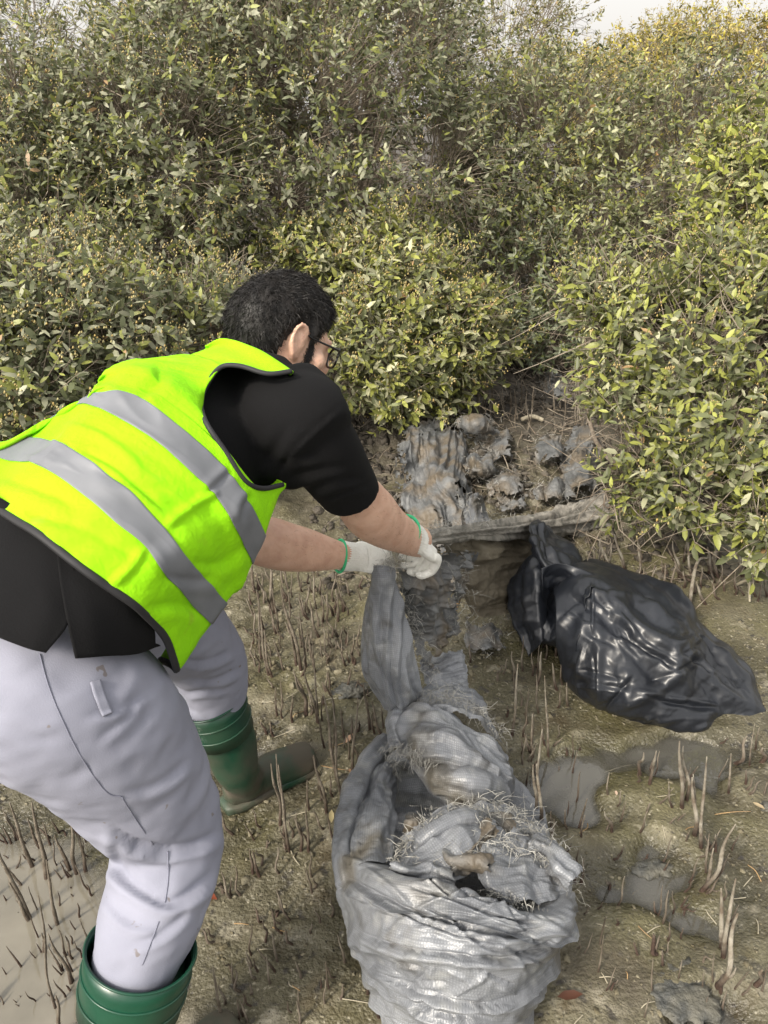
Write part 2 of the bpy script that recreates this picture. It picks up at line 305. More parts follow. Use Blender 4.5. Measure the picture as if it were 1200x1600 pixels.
# ------------------------------------------------------------------ ground and water (water level z = 0)
def ell(x, y, cx, cy, rx, ry, p=2): return np.exp(-(((x-cx)/rx)**2+((y-cy)/ry)**2)**p)
POOLS = []
for (px, py, rx, ry, dp) in ((1035, 1395, .115, .10, .06), (885, 1232, .095, .10, .05), (1045, 1190, .10, .07, .04), (1085, 1600, .07, .06, .05), (1150, 1350, .10, .16, .02), (940, 1190, .12, .07, .03), (1120, 1180, .12, .06, .025), (960, 1290, .08, .06, .022), (560, 1150, .05, .05, .02), (470, 1240, .05, .04, .02), (450, 1490, .05, .03, .02)):
    g_ = G(px, py); POOLS.append((g_[0], g_[1], rx, ry, dp))
def terrain(x, y):
    p = np.stack([x, y], -1)
    z = .026+.016*fbm(p, 2.2, 3, 3)
    rough = np.clip(.55+.6*fbm(p, 1.3, 2, 9), .15, 1.0)*(1-.55*np.clip((x-.25)/.3, 0, 1)*np.clip((2.6-y)/.4, 0, 1))
    z = z+rough*(.011*fbm(p, 9, 3, 21)+.010*np.abs(fbm(p, 17, 3, 33))-.005+.0065*fbm(p, 50, 2, 41))
    z = z-.011*np.clip((x-.35)/.3, 0, 1)*np.clip((2.3-y)/.3, 0, 1)
    z = z-.075*ell(x, y, -1.12, .90, .56, .42, 2)
    for cx, cy, rx, ry, dp in POOLS:
        q = np.sqrt(((x-cx)/rx)**2+((y-cy)/ry)**2)+.55*fbm(p, 7, 3, 55); z = z-dp*.9*np.exp(-np.clip(q, 0, 9)**3)+dp*.25*np.exp(-((q-1.5)/.3)**2)*np.clip((y-cy)/ry*.7, 0, 1)
    k = np.clip((y-2.45)/.6, 0, 1)*np.clip(1-np.abs(x-.45)/3.0, .3, 1); z = z+k*(.05+.05*(np.clip(y, 2.4, 5)-2.4)+.035*np.abs(fbm(p, 4.5, 4, 61))*2+.012*np.abs(fbm(p, 22, 3, 67)))
    z = z-.05*ell(x, y, .17, 2.62, .22, .22)
    far = np.clip((y-6)/4, 0, 1); return z*(1-far)+.1*far
def axis(lo, hi, a, b, step, grow):
    m = list(np.arange(a, b, step)); s_ = step; x = b
    while x < hi: m.append(x); s_ *= grow; x += s_
    m.append(hi); s_ = step*grow; x = a-s_
    while x > lo: m.insert(0, x); s_ *= grow; x -= s_
    m.insert(0, lo); return np.array(m)
gx = axis(-300, 300, -1.15, 1.35, .0112, 1.13); gy = axis(-60, 600, .55, 3.2, .0112, 1.045)
X, Y = np.meshgrid(gx, gy); Z = terrain(X, Y); gv = np.stack([X, Y, Z], -1)
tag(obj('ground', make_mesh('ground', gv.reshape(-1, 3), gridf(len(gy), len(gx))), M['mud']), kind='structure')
def ztr(x, y): return float(terrain(np.array([x], float), np.array([y], float))[0])
def GT(px, py, it=4):
    z = 0.02
    for _ in range(it): g_ = G(px, py, z); z = ztr(g_[0], g_[1])
    return np.array([g_[0], g_[1], z])
def water(name, x0, x1, y0, y1):
    xs = np.arange(x0, x1, .017); ys = np.arange(y0, y1, .017); a, b = np.meshgrid(xs, ys); v = np.stack([a, b, 0*a+.0006], -1); dp = np.clip(-terrain(a, b)/.012, 0, 1)**.6*.75+.15
    return tag(obj(name, make_mesh(name, v.reshape(-1, 3), gridf(len(ys), len(xs)), col=np.repeat(dp.reshape(-1, 1), 3, 1)), M['water']), kind='structure')
M['silt_sky'] = water_mat('silty_skylit_water', (.19, .175, .14), .8); wm = M['water']; water('water', -.36, 1.9, .3, 2.9); M['water'] = M['silt_sky']; water('pool', -2.2, -.36, .3, 2.9); M['water'] = wm  # left pool: muddier water, base colour also lightened for reflected sky
# crumbs of mud, one mass
def lumps(n, xr, yr, smin, smax, seed, squash=.6, zf=0.0):
    r_ = np.random.default_rng(seed); b_, f_ = ball((0, 0, 0), 1, 3); nb = len(b_); V = []; F_ = []
    x = r_.uniform(*xr, n); y = r_.uniform(*yr, n); z = terrain(x, y); k = z > .004; x, y, z = x[k], y[k], z[k]; n = len(x)
    s_ = smin+(smax-smin)*r_.random(n)**3; jit = 1+.35*r_.normal(size=(n, nb, 1)); sc = r_.uniform(.6, 1.3, (n, 1, 3))*np.array([1, 1, squash])
    v = b_[None]*jit*sc*s_[:, None, None]+np.stack([x, y, z+zf*s_], -1)[:, None]
    return v.reshape(-1, 3), (f_[None]+np.arange(n)[:, None, None]*nb).reshape(-1, 4)
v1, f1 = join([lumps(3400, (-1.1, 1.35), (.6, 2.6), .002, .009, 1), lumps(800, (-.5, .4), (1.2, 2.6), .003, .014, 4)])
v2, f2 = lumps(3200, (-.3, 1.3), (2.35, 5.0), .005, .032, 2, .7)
tag(obj('bank_crumbs', make_mesh('bank_crumbs', v2, f2, smooth=False), M['bankcrumb']), 'dark brown crumbled mud covering the bank, colour deepened for shade between the bushes', 'mud crumbs', kind='stuff')
cr = tag(obj('mud_crumbs', make_mesh('mud_crumbs', v1, f1, smooth=False), M['clod']), 'small crumbs and clods of olive brown mud scattered over the flat', 'mud crumbs', kind='stuff')
# ------------------------------------------------------------------ mangrove trees
LT = np.array([[0, 0, 0], [.30, -.40, .03], [.30, 0, -.03], [.30, .40, .03], [.68, -.38, .0], [.68, 0, -.06], [.68, .38, .0], [1, 0, -.10]])
LFc = np.array([[0, 1, 2], [0, 2, 3], [1, 4, 5], [1, 5, 2], [2, 5, 6], [2, 6, 3], [4, 7, 5], [5, 7, 6]])
LT6 = np.array([[0, 0, 0], [.30, -.38, .03], [.30, .38, .03], [.66, -.37, -.02], [.66, .37, -.02], [1, 0, -.10]]); LF6 = np.array([[0, 1, 2], [1, 3, 4], [1, 4, 2], [3, 5, 4]])
def leaf_geo(base, d, nn, ln, wd, bend=None, simple=False):
    s_ = nrm(np.cross(nn, d)); u = np.cross(d, s_); T = LT6 if simple else LT
    v = base[:, None]+d[:, None]*(T[:, 0]*ln[:, None])[..., None]+s_[:, None]*(T[:, 1]*wd[:, None])[..., None]+u[:, None]*(T[:, 2]*ln[:, None])[..., None]
    if bend is not None: v = v+u[:, None]*((T[:, 0]**2)[None]*(bend*ln)[:, None])[..., None]
    n = len(base); return v.reshape(-1, 3), ((LF6 if simple else LFc)[None]+np.arange(n)[:, None, None]*len(T)).reshape(-1, 3)
OCT = np.array([[1, 0, -.35], [-.5, .87, -.35], [-.5, -.87, -.35], [0, 0, 1.1]], float)*1.15; OCF = np.array([[0, 1, 3], [1, 2, 3], [2, 0, 3], [2, 1, 0]])
def bundle(starts, ends, r0, r1, sag, rs, nseg=4):
    """many thin curved twigs as three-sided tubes"""
    n = len(starts); t = np.linspace(0, 1, nseg+1); off = rs.normal(size=(n, 3))*sag[:, None]
    c = starts[:, None]+(ends-starts)[:, None]*t[None, :, None]+off[:, None]*np.sin(t*np.pi)[None, :, None]
    ax = nrm(ends-starts); a = nrm(np.cross(ax, nrm(rs.normal(size=(n, 3))))); b = np.cross(ax, a)
    an = np.arange(3)*2*np.pi/3; rad = (r0[:, None]+(r1-r0)[:, None]*t[None])
    v = c[:, :, None]+rad[:, :, None, None]*(a[:, None, None]*np.cos(an)[None, None, :, None]+b[:, None, None]*np.sin(an)[None, None, :, None])
    f = gridf(nseg+1, 3, True); return v.reshape(-1, 3), (f[None]+np.arange(n)[:, None, None]*(nseg+1)*3).reshape(-1, 4)
LEAFMESH = None
def mangrove(name, label, lobes, n_shoots, ln=.055, flower=.3, tint=(1, 1, 1), seed=1, upw=.6, group=None, base=None, own_leaves=0, pale=.42, shell=.55, young=.25, bare=1.0, trunks=1, gap=-.6):
    rs = np.random.default_rng(seed); C = np.array([P(l[0], l[1], l[2]) for l in lobes]); R = np.array([[l[3]*(l[4] if len(l) > 4 else 1), l[3], l[3]*(l[5] if len(l) > 5 else .85)] for l in lobes])
    cen = C.mean(0); bx = np.array([cen[0], cen[1]+.1]) if base is None else np.array(base); root = np.array([bx[0], bx[1], ztr(*bx)])
    e = tag(empty(name, root), label, 'mangrove', group)
    # shoots on the lumpy outer shell of the crown
    wl = (R[:, 0]*R[:, 1]+R[:, 1]*R[:, 2]+R[:, 0]*R[:, 2]); li = rs.choice(len(lobes), int(n_shoots*2.2), p=wl/wl.sum()); u = nrm(rs.normal(size=(len(li), 3)))
    face = u@nrm(np.array([0, 0, HC])-cen); keep = rs.random(len(li)) < np.clip(.45+.75*np.maximum(face, u[:, 2]*.8), .12, 1); li, u = li[keep], u[keep]
    rad = 1-(1-shell)*rs.random(len(li))**1.4; rad = rad*(1+.22*noise(C[li]+u*R[li], 3.2, seed+5)); p = C[li]+u*R[li]*rad[:, None]
    inside = np.zeros(len(p), bool)
    for k in range(len(lobes)): inside |= (np.sum(((p-C[k])/R[k])**2, 1) < .40) & (li != k)
    ok = ~inside & (p[:, 2] > terrain(p[:, 0], p[:, 1])+.08); ok &= (noise(p, 2.6, seed+9)+.5*noise(p, 6, seed+10)) > gap; p, u, li = p[ok][:n_shoots], u[ok][:n_shoots], li[ok][:n_shoots]; n = len(p)
    ax = nrm(u*.8+np.array([0, 0, upw])+rs.normal(size=(n, 3))*.45); sl_ = rs.uniform(.06, .17, n)*ln/.055
    # leaves in opposite pairs along each shoot
    npair = 5; lb, ldv, lnn, lsz, lcol = [], [], [], [], []; a0 = nrm(np.cross(ax, nrm(rs.normal(size=(n, 3))))); b0 = np.cross(ax, a0); shootcol = rs.random(n)
    for k in range(npair):
        for sg in (1, -1):
            m = rs.random(n) < (.92 if k > 0 else .7); t = (k+.3)/npair
            side = (a0 if k % 2 == 0 else b0)*sg; q = p+ax*(sl_*t)[:, None]; dv = nrm(side+ax*(.35+.75*t)+rs.normal(size=(n, 3))*.28+np.array([0, 0, -.10])); nn = nrm(ax*.9-side*.4+rs.normal(size=(n, 3))*.3)
            lb.append(q[m]); ldv.append(dv[m]); lnn.append(nn[m]); lsz.append((ln*rs.uniform(.4, 1.25, n)*(1.05-.35*t))[m])
            g = rs.random((n, 1)); pl = (rs.random((n, 1)) < pale); yg = (rs.random((n, 1)) < young*t*1.6)
            c = np.array([.12, .135, .07])*(.6+.8*g); c = np.where(pl, np.array([.31, .315, .215])*(.7+.6*g), c); c = np.where(yg, np.array([.25, .27, .075])*(.75+.5*g), c)
            old = rs.random((n, 1)) < .006; c = np.where(old, np.array([.36, .24, .13]), c); c = c*(.8+.4*shootcol[:, None]); lcol.append((c*np.array(tint))[m])
    lb, ldv, lnn, lsz, lcol = map(np.concatenate, (lb, ldv, lnn, lsz, lcol))
    wd = lsz*rs.uniform(.36, .50, len(lsz)); big = np.zeros(len(lb), bool)
    if own_leaves:
        x_, y_, d_ = proj(lb); sz = lsz/d_*np.abs(1-.6*np.abs(np.sum(ldv*nrm(lb-np.array([0, 0, HC])), 1))); sz = np.where((x_ > 5) & (x_ < 1195) & (y_ > 5) & (d_ < np.median(d_)), sz, 0); big[np.argsort(-sz)[:own_leaves]] = True
    v, f = leaf_geo(lb[~big], ldv[~big], lnn[~big], lsz[~big], wd[~big], rs.uniform(-.25, .1, (~big).sum()), not own_leaves)
    o = obj('crown', make_mesh('crown', v, f, smooth=False, col=np.repeat(lcol[~big], 8 if own_leaves else 6, 0)), M['leaf'], e); tag(o, kind='stuff')
    if own_leaves:
        vv, ff = leaf_geo(np.zeros((1, 3)), np.array([[1., 0, 0]]), np.array([[0, 0, 1.]]), np.array([1.]), np.array([.44]), np.array([-.12]))
        variants = []
        for k in range(6): variants.append(make_mesh('leaf', vv, ff, smooth=False, col=np.repeat(lcol[big][rs.integers(big.sum())][None], 8, 0)))
        for q, dv, nn, s_ in zip(lb[big], ldv[big], lnn[big], lsz[big]):
            sv = nrm(np.cross(nn, dv)); uv_ = np.cross(dv, sv); lo = obj('leaf', variants[rs.integers(6)], M['leaf'], e)
            lo.matrix_basis = Matrix(((dv[0]*s_, sv[0]*s_, uv_[0]*s_, q[0]), (dv[1]*s_, sv[1]*s_, uv_[1]*s_, q[1]), (dv[2]*s_, sv[2]*s_, uv_[2]*s_, q[2]), (0, 0, 0, 1)))
    # flower heads: knots of yellow buds on the shoot tips
    fl = np.where(rs.random(n)*(.75+.5*(noise(p, 2.2, seed+77) < .1)) < flower)[0]
    if len(fl):
        m = 7; tip = (p+ax*sl_[:, None])[fl]; sp_ = rs.normal(size=(len(fl), m, 3))*.010+ax[fl][:, None]*rs.uniform(-.01, .035, (len(fl), m, 1)); cc = (tip[:, None]+sp_*(ln/.055)).reshape(-1, 3); rr = rs.uniform(.0028, .0056, len(cc))*(ln/.055)
        v = cc[:, None]+OCT[None]*rr[:, None, None]; f = (OCF[None]+np.arange(len(cc))[:, None, None]*4).reshape(-1, 3)
        g = rs.random((len(cc), 1)); fc = np.array([.50, .36, .13])*(1-g)+np.array([.46, .43, .22])*g
        tag(obj('flowers', make_mesh('flowers', v.reshape(-1, 3), f, smooth=False, col=np.repeat(fc, 4, 0)), M['flower'], e), kind='stuff')
    # shoot stems, inner twigs and bare tangle
    inner = C[li]+(p-C[li])*rs.uniform(.35, .75, (n, 1)); s1 = bundle(inner, p+ax*sl_[:, None], np.full(n, .0028), np.full(n, .0010), rs.uniform(.005, .03, n), rs, 2)
    nb = int(n*.24*bare); k = rs.integers(len(lobes), size=nb); qa = C[k]+nrm(rs.normal(size=(nb, 3)))*R[k]*rs.uniform(.1, .8, (nb, 1)); qb = qa+nrm(rs.normal(size=(nb, 3))+np.array([0, 0, .2]))*rs.uniform(.12, .4, (nb, 1))
    s2 = bundle(qa, qb, rs.uniform(.0016, .0045, nb), np.full(nb, .001), rs.uniform(.01, .06, nb), rs, 3)
    v, f = join([s1, s2]); tag(obj('twigs', make_mesh('twigs', v, f), M['twig'], e), kind='stuff')
    # trunk and limbs
    parts = []
    for j in range(trunks):
        ro = root+np.array([rs.normal()*.12, rs.normal()*.08, -.04]) if j else root+np.array([0, 0, -.04])
        for k in range(len(lobes)):
            if trunks > 1 and k % trunks != j: continue
            mid = ro*.45+C[k]*.55+rs.normal(size=3)*.12; mid[2] = ro[2]+(C[k][2]-ro[2])*.4; q = C[k]-np.array([0, 0, .2*R[k][2]]); b1 = max(.012, .028*R[k].mean()/.5)
            parts.append(tube([ro, ro*.7+mid*.3+rs.normal(size=3)*.03, mid, q], [b1*1.3, b1, b1*.8, b1*.45], 14, 7))
            for _ in range(6):
                t = rs.uniform(.3, .95); st_ = mid+(q-mid)*t; en = C[k]+nrm(rs.normal(size=3))*R[k]*rs.uniform(.5, .9); parts.append(tube([st_, (st_+en)/2+rs.normal(size=3)*.05, en], [b1*.42, b1*.28, b1*.12], 8, 5))
    v, f = join(parts); obj('trunk', make_mesh('trunk', v, f), M['bark'], e); return e
g1 = 'mangroves along the mud flat'
mangrove('mangrove_tree', 'wide grey green mangrove rising behind the low flowering thicket, lime vest in front of it', [(60, 250, 3.9, .60), (240, 255, 3.9, .60), (40, 390, 3.6, .5), (210, 400, 3.8, .45), (330, 120, 4.3, .65), (-60, 300, 3.6, .55)], 3300, .055, .33, seed=11, base=(-1.45, 3.9), bare=1.6, trunks=3)
mangrove('mangrove_shrub', 'low olive mangrove thicket with ochre flower heads beside the lime vest', [(60, 560, 2.75, .36), (190, 560, 2.9, .33), (10, 650, 2.6, .30), (290, 530, 3.1, .26), (-60, 520, 2.7, .35), (110, 470, 3.2, .33), (330, 500, 3.3, .2), (30, 560, 2.75, .3), (-40, 620, 2.6, .3)], 1900, .054, .5, seed=12, base=(-1.15, 3.0), trunks=3, bare=1.4, gap=-.9)
mangrove('mangrove_tree', 'tall grey green mangrove directly behind the dark haired head', [(470, 190, 4.4, .75), (610, 130, 4.8, .75), (430, 320, 4.2, .45), (560, 300, 4.3, .45), (440, 60, 4.8, .8), (680, 270, 4.7, .55), (580, 60, 5.2, .8), (530, 380, 4.6, .35)], 3200, .055, .22, seed=13, base=(-.45, 4.9), bare=1.6, trunks=3)
mangrove('mangrove_shrub', 'rounded mangrove bush full of yellow flower heads beside the man\'s face', [(640, 490, 3.85, .30), (580, 560, 3.7, .25), (700, 550, 3.85, .25), (620, 420, 4.0, .26), (545, 450, 3.95, .22), (680, 610, 3.85, .19), (610, 620, 3.75, .2), (480, 420, 4.0, .22), (735, 500, 4.0, .16)], 1350, .064, .42, (1.12, 1.10, 1.0), seed=14, base=(.12, 3.95), own_leaves=300, pale=.42, young=.45, trunks=3)
mangrove('mangrove_tree', 'broad mangrove with dense mottled crown behind the gap of dark mud', [(850, 230, 5.3, .70), (960, 300, 5.2, .6), (770, 330, 5.2, .5), (1060, 240, 5.4, .7), (930, 400, 5.0, .42), (1040, 380, 4.9, .45), (770, 215, 5.8, .5), (1160, 300, 5.2, .6)], 3200, .055, .25, (1.05, 1.05, .95), seed=15, base=(1.3, 5.5), bare=1.5, trunks=3)
mangrove('mangrove_tree', 'mangrove crown, golden sunlight tinted into its leaves, thick with yellow orange flowers against the sky', [(1000, 150, 7.6, .72), (1120, 145, 7.4, .75), (890, 150, 7.9, .55), (1210, 140, 7.4, .75), (1060, 100, 7.8, .5), (960, 210, 7.2, .7)], 2500, .058, .9, (1.6, 1.3, .75), seed=16, base=(2.6, 7.8), young=.5, trunks=3)  # warm tint paints golden sunlight into the leaf colours
mangrove('mangrove_shrub', 'mangrove bush, shade tinted dark into its leaves, overhanging the top of the muddy gap', [(820, 450, 4.9, .42), (780, 520, 4.7, .28), (880, 520, 4.75, .3), (850, 570, 4.7, .22), (740, 400, 4.9, .3), (900, 450, 4.9, .3)], 750, .054, .12, (.75, .8, .8), seed=17, base=(.95, 5.0), trunks=4, bare=2)  # tint darkens the leaf colours to deepen the shaded hollow
mangrove('mangrove_shrub', 'bright green leafy mangrove bush overhanging the black rubbish bag', [(1080, 570, 2.9, .34), (985, 515, 3.0, .18), (1150, 680, 2.7, .30), (1010, 650, 2.85, .20), (1085, 775, 2.65, .17), (985, 755, 2.8, .14), (1190, 540, 2.75, .28), (1195, 835, 2.5, .12), (1130, 470, 3.05, .22), (925, 465, 3.1, .10)], 1550, .058, .12, (1.05, 1.04, .95), seed=18, base=(1.25, 2.95), own_leaves=300, pale=.36, young=.45, upw=.8, trunks=5, gap=-.22, shell=.4, bare=2.2)
mangrove('mangrove_shrub', 'leafy mangrove branch top with bright shoots above the green bush', [(1190, 330, 3.4, .30), (1150, 270, 3.6, .20), (1230, 400, 3.3, .3), (1150, 390, 3.5, .2), (1220, 250, 3.5, .3)], 700, .062, .25, (1.2, 1.2, .9), seed=19, base=(1.75, 3.5), young=.5, upw=.8)
mangrove('mangrove_tree', 'thin sparse mangrove crown with white sky showing through its leaves', [(790, 70, 8.2, .8), (700, 60, 8.4, .7), (850, 40, 8.6, .6), (760, 160, 8.2, .6)], 620, .06, .5, (1.2, 1.08, .9), seed=20, base=(1.2, 8.6), shell=.2, bare=2)
mangrove('mangrove_tree', 'gappy mangrove top behind the wide tree, sky glinting through its twigs', [(60, 60, 6.5, .8), (190, 90, 6.6, .75), (300, 60, 6.8, .7), (-60, 120, 6.4, .9)], 800, .06, .35, (1.1, 1.05, .9), seed=21, base=(-2.6, 6.8), shell=.2, bare=2.5)
mangrove('mangrove_tree', 'mangrove crown between the two tallest trees, its top out of sight', [(520, 60, 7.2, .9), (590, 90, 7.4, .7), (400, 60, 7.0, .8), (560, 180, 6.8, .9), (420, 220, 6.6, .9)], 1300, .06, .3, seed=22, base=(-.4, 7.4), shell=.3, bare=1.5)
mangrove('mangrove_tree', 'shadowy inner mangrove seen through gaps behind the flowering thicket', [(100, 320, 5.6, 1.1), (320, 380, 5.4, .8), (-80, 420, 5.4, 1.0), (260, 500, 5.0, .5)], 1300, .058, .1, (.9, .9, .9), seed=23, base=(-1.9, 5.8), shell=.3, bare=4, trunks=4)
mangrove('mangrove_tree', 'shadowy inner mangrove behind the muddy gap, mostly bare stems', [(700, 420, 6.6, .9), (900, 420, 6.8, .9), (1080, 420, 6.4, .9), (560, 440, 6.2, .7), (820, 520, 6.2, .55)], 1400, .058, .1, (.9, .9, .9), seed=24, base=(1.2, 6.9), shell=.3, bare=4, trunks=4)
# ------------------------------------------------------------------ the man pulling the tarp
per = tag(empty('person', G(250, 1330)), 'bending person in lime reflective vest, black polo, grey trousers and green boots, pulling the tarp', 'person')
TOR = np.array([(-40, 1085, 1.10, 150, .145), (20, 1015, 1.12, 158, .15), (105, 905, 1.155, 166, .15), (205, 795, 1.21, 168, .15), (300, 700, 1.285, 158, .145), (370, 640, 1.33, 120, .12), (405, 605, 1.36, 85, .09)], float)
SHO = [(505, 690, 1.285, 62, .062), (470, 655, 1.30, 78, .085), (415, 645, 1.35, 72, .080), (345, 625, 1.45, 58, .068), (295, 615, 1.53, 44, .055)]
SHR = TOR.copy(); SHR[2:, 3] *= .90; SHR[2:, 4] *= .90; SHR[4:, 3] *= .88; SHR[4] = (300, 708, 1.305, 116, .118); SHR[5] = (372, 648, 1.375, 88, .08); SHR[6] = (405, 612, 1.40, 66, .065)
RARM = [(470, 655, 1.29, 66, .072), (510, 705, 1.36, 55, .062), (545, 755, 1.45, 42, .052), (575, 797, 1.55, 43, .051), (600, 820, 1.64, 37, .044), (628, 836, 1.74, 29, .035), (643, 843, 1.80, 26, .030), (658, 848, 1.86, 24, .028)]
LARM = [(292, 610, 1.53, 50, .062), (340, 730, 1.58, 44, .055), (385, 828, 1.65, 39, .05), (430, 850, 1.69, 40, .048), (480, 860, 1.75, 34, .04), (530, 868, 1.81, 22, .030), (548, 870, 1.83, 20, .027), (565, 872, 1.85, 20, .025)]
RLEG = [(-5, 1010, 1.10, 120, .125), (60, 1075, 1.08, 132, .125), (140, 1125, 1.12, 134, .118), (207, 1205, 1.19, 110, .10), (250, 1272, 1.25, 93, .088), (262, 1318, 1.265, 86, .082), (247, 1385, 1.23, 81, .078), (229, 1445, 1.205, 77, .076), (212, 1505, 1.19, 66, .066), (195, 1570, 1.18, 56, .06)]
LLEG = [(60, 930, 1.28, 110, .12), (150, 935, 1.36, 105, .115), (250, 975, 1.52, 78, .095), (310, 1010, 1.64, 62, .085), (330, 1050, 1.71, 55, .078), (333, 1090, 1.75, 49, .07), (338, 1140, 1.79, 42, .06), (348, 1200, 1.84, 36, .05)]
# head
HS = .93; HCc = P(441, 530, 1.47); HF = nrm(camv(.74, .25, .61)); HU = camv(.33, -.94, -.02); HU = nrm(HU-HF*(HU@HF)); HR = np.cross(HF, HU)
HB = np.stack([HR, HF, HU])                                 # rows: local x right, y face, z crown
def hl(p): return np.asarray(p)*HS@HB+HCc
th = np.linspace(0, np.pi, 41)[:, None]; ph = np.linspace(0, 2*np.pi, 64, endpoint=False)[None]
D = np.stack([np.sin(th)*np.cos(ph), np.sin(th)*np.sin(ph), np.cos(th)+0*ph], -1); x, y, z = D[..., 0], D[..., 1], D[..., 2]
hx = .075*x*(1-.16*np.clip(-z, 0, 1)**2); hy = (.096*y)*(1-.10*np.clip(-z, 0, 1)*(y < 0)); hz = np.where(z > 0, .108*z, .120*z); hy = hy+.012*np.clip(-z, 0, 1)**2*(y > 0); hy = np.where((y < 0), hy-.012*np.exp(-((z-.15)/.5)**2)*(-y), hy)
head = (hl(np.stack([hx, hy, hz], -1)).reshape(-1, 3), gridf(41, 64, True)[:, ::-1])
def hb(c, r): return ball((0, 0, 0), r, 8)[0]@HB+hl(c), ball((0, 0, 0), r, 8)[1]
def htube(pts, r, na=8): return tube(hl(pts), r, na=na)
facep = [head, htube([(0, .092, .03), (0, .108, .0), (0, .112, -.022), (0, .100, -.032)], [.009, .011, .015, .010]), hb((.011, .098, -.03), (.009, .010, .008)), hb((-.011, .098, -.03), (.009, .010, .008)),
         htube([(-.05, .078, .026), (0, .096, .024), (.05, .078, .026)], [.008, .009, .008]), htube([(-.024, .090, -.058), (0, .100, -.055), (.024, .090, -.058)], [.004, .007, .004]), htube([(-.02, .088, -.068), (0, .098, -.068), (.02, .088, -.068)], [.004, .007, .004]), hb((0, .078, -.098), (.026, .022, .02)),
         hb((.055, .06, -.02), (.018, .02, .02)), hb((-.055, .06, -.02), (.018, .02, .02))]
for sx in (1, -1):                                           # ears
    rim = [(sx*.072, .012, -.004), (sx*.082, .006, .022), (sx*.088, -.012, .030), (sx*.089, -.024, .014), (sx*.086, -.022, -.010), (sx*.079, -.008, -.030), (sx*.074, .006, -.034)]
    facep += [htube(rim, [.004, .0048, .005, .005, .0048, .0055, .005]), hb((sx*.077, -.006, -.004), (.006, .015, .026)), htube([(sx*.078, .008, -.012), (sx*.083, .004, .0), (sx*.083, -.008, .014)], [.004, .0035, .003])]
neck = tubeloft(crom(np.array([hl((0, -.03, -.04)), hl((0, -.055, -.11)), P(425, 606, 1.41)]), 8), np.linspace(.054, .056, 8), np.linspace(.054, .056, 8), 20)
hx_ = []
def handparts(wr, dr, pn, side, curl=1.0, sc=1.0):
    """palm, four curled fingers of unequal length and a thumb; dr = wrist to knuckles, pn = palm normal, side = towards the thumb"""
    dr = nrm(dr); pn = nrm(pn-dr*(pn@dr)); sd_ = np.cross(pn, dr); sd_ = sd_ if sd_@side > 0 else -sd_; pp = []
    B = np.stack([sd_, dr, pn]); W = lambda q: np.asarray(q)*sc@B+wr
    pp.append(tubeloft(crom(W([(0, -.02, 0), (0, .012, 0), (.002, .05, .004), (0, .088, .006)]), 8), np.array([.026, .028, .031, .036, .040, .042, .041, .036])*sc, np.array([.021, .020, .018, .017, .016, .016, .015, .012])*sc, 18, ref=pn))
    for i, (ox, l) in enumerate(((.030, .9), (.010, 1.0), (-.011, .95), (-.030, .76))):
        b_ = np.array([ox, .086, .003]); a1, a2, a3 = .9*curl, 2.0*curl, 2.9*curl; L1, L2, L3 = .045*l, .028*l, .022*l; q = [b_-np.array([0, .02, 0]), b_]
        for a, ll in ((a1, L1), (a2, L2), (a3, L3)): q.append(q[-1]+np.array([0, math.cos(a), math.sin(a)])*ll)
        pp.append(tube(W(q), np.array([.0105, .011, .0105, .0095, .0075])*sc, 16, 9))
    q = [(.022, .015, .006), (.040, .038, .018), (.044, .062, .034), (.030, .080, .046)]; pp.append(tube(W(q), np.array([.014, .0135, .0115, .009])*sc, 14, 9)); return pp
RW, LW = P(641, 838, 1.80), P(550, 870, 1.835)
RH = (RW, camv(.52, .30, .80), camv(-.40, .62, .45), camv(-.2, -.9, .4)); LH = (LW, camv(.88, .08, .42), camv(-.30, .55, .75), camv(.1, -.8, .4))
torso_b = tubeloft(P(*crom(SHR, 24)[:, :3].T), crom(SHR, 24)[:, 3]*crom(SHR, 24)[:, 2]/FPX-.03, crom(SHR, 24)[:, 4]-.03, 24)
body = remesh([torso_b, pxloft(SHO, 20, 24, -.022), pxloft([(a, b, c_, d-(16 if i < 2 else 6 if i == 2 else 0), e-(.016 if i < 2 else .006 if i == 2 else 0)) for i, (a, b, c_, d, e) in enumerate(RARM)], 30, 20), pxloft(LARM, 30, 20), pxloft(RLEG, 30, 20, -.018), pxloft(LLEG[:-1], 30, 20, -.020), neck]+facep+handparts(*RH, sc=.8)[:1]+handparts(*LH, sc=.8)[:1], .0048, 4, .5)
obj('body', body, M['skin'], per)
# hair: cap plus short wavy strands
def hairthick(x, y, z): return .015*np.clip(z+.25, 0, 1)**.8+.007*np.clip(-y+.3, 0, 1.3)+.004
def hairmask(x, y, z): return np.where(y > .1, z-(.02+.95*(y-.1)), np.where(y > -.35, z+.02-.25*(y+.35)*0, z+.62+.9*np.clip(y+.35, -1, 0)*-.05))
cap = []; th2 = np.linspace(0, np.pi*.80, 60)[:, None]; ph2 = np.linspace(0, 2*np.pi, 120, endpoint=False)[None]
D2 = np.stack([np.sin(th2)*np.cos(ph2), np.sin(th2)*np.sin(ph2), np.cos(th2)+0*ph2], -1); x, y, z = D2[..., 0], D2[..., 1], D2[..., 2]
side_hl = np.interp(y, [-1, -.6, -.42, -.32, -.12, .12, .26, .40, .62, 1], [-.78, -.74, -.5, -.08, .26, .22, -.08, .20, .46, .46])
m_ = z > side_hl
hw = np.clip((z-side_hl)/.28, 0, 1); tk = (hairthick(x, y, z)*hw+.002)*(1+.10*noise(D2, 6, 4)+.07*noise(D2, 14, 6))
hz = np.where(z > 0, .108*z, .120*z); base = np.stack([.075*x, .096*y-.010*np.clip(-y, 0, 1)*np.exp(-((z-.15)/.5)**2), hz], -1); capv = base+nrm(base)*tk[..., None]
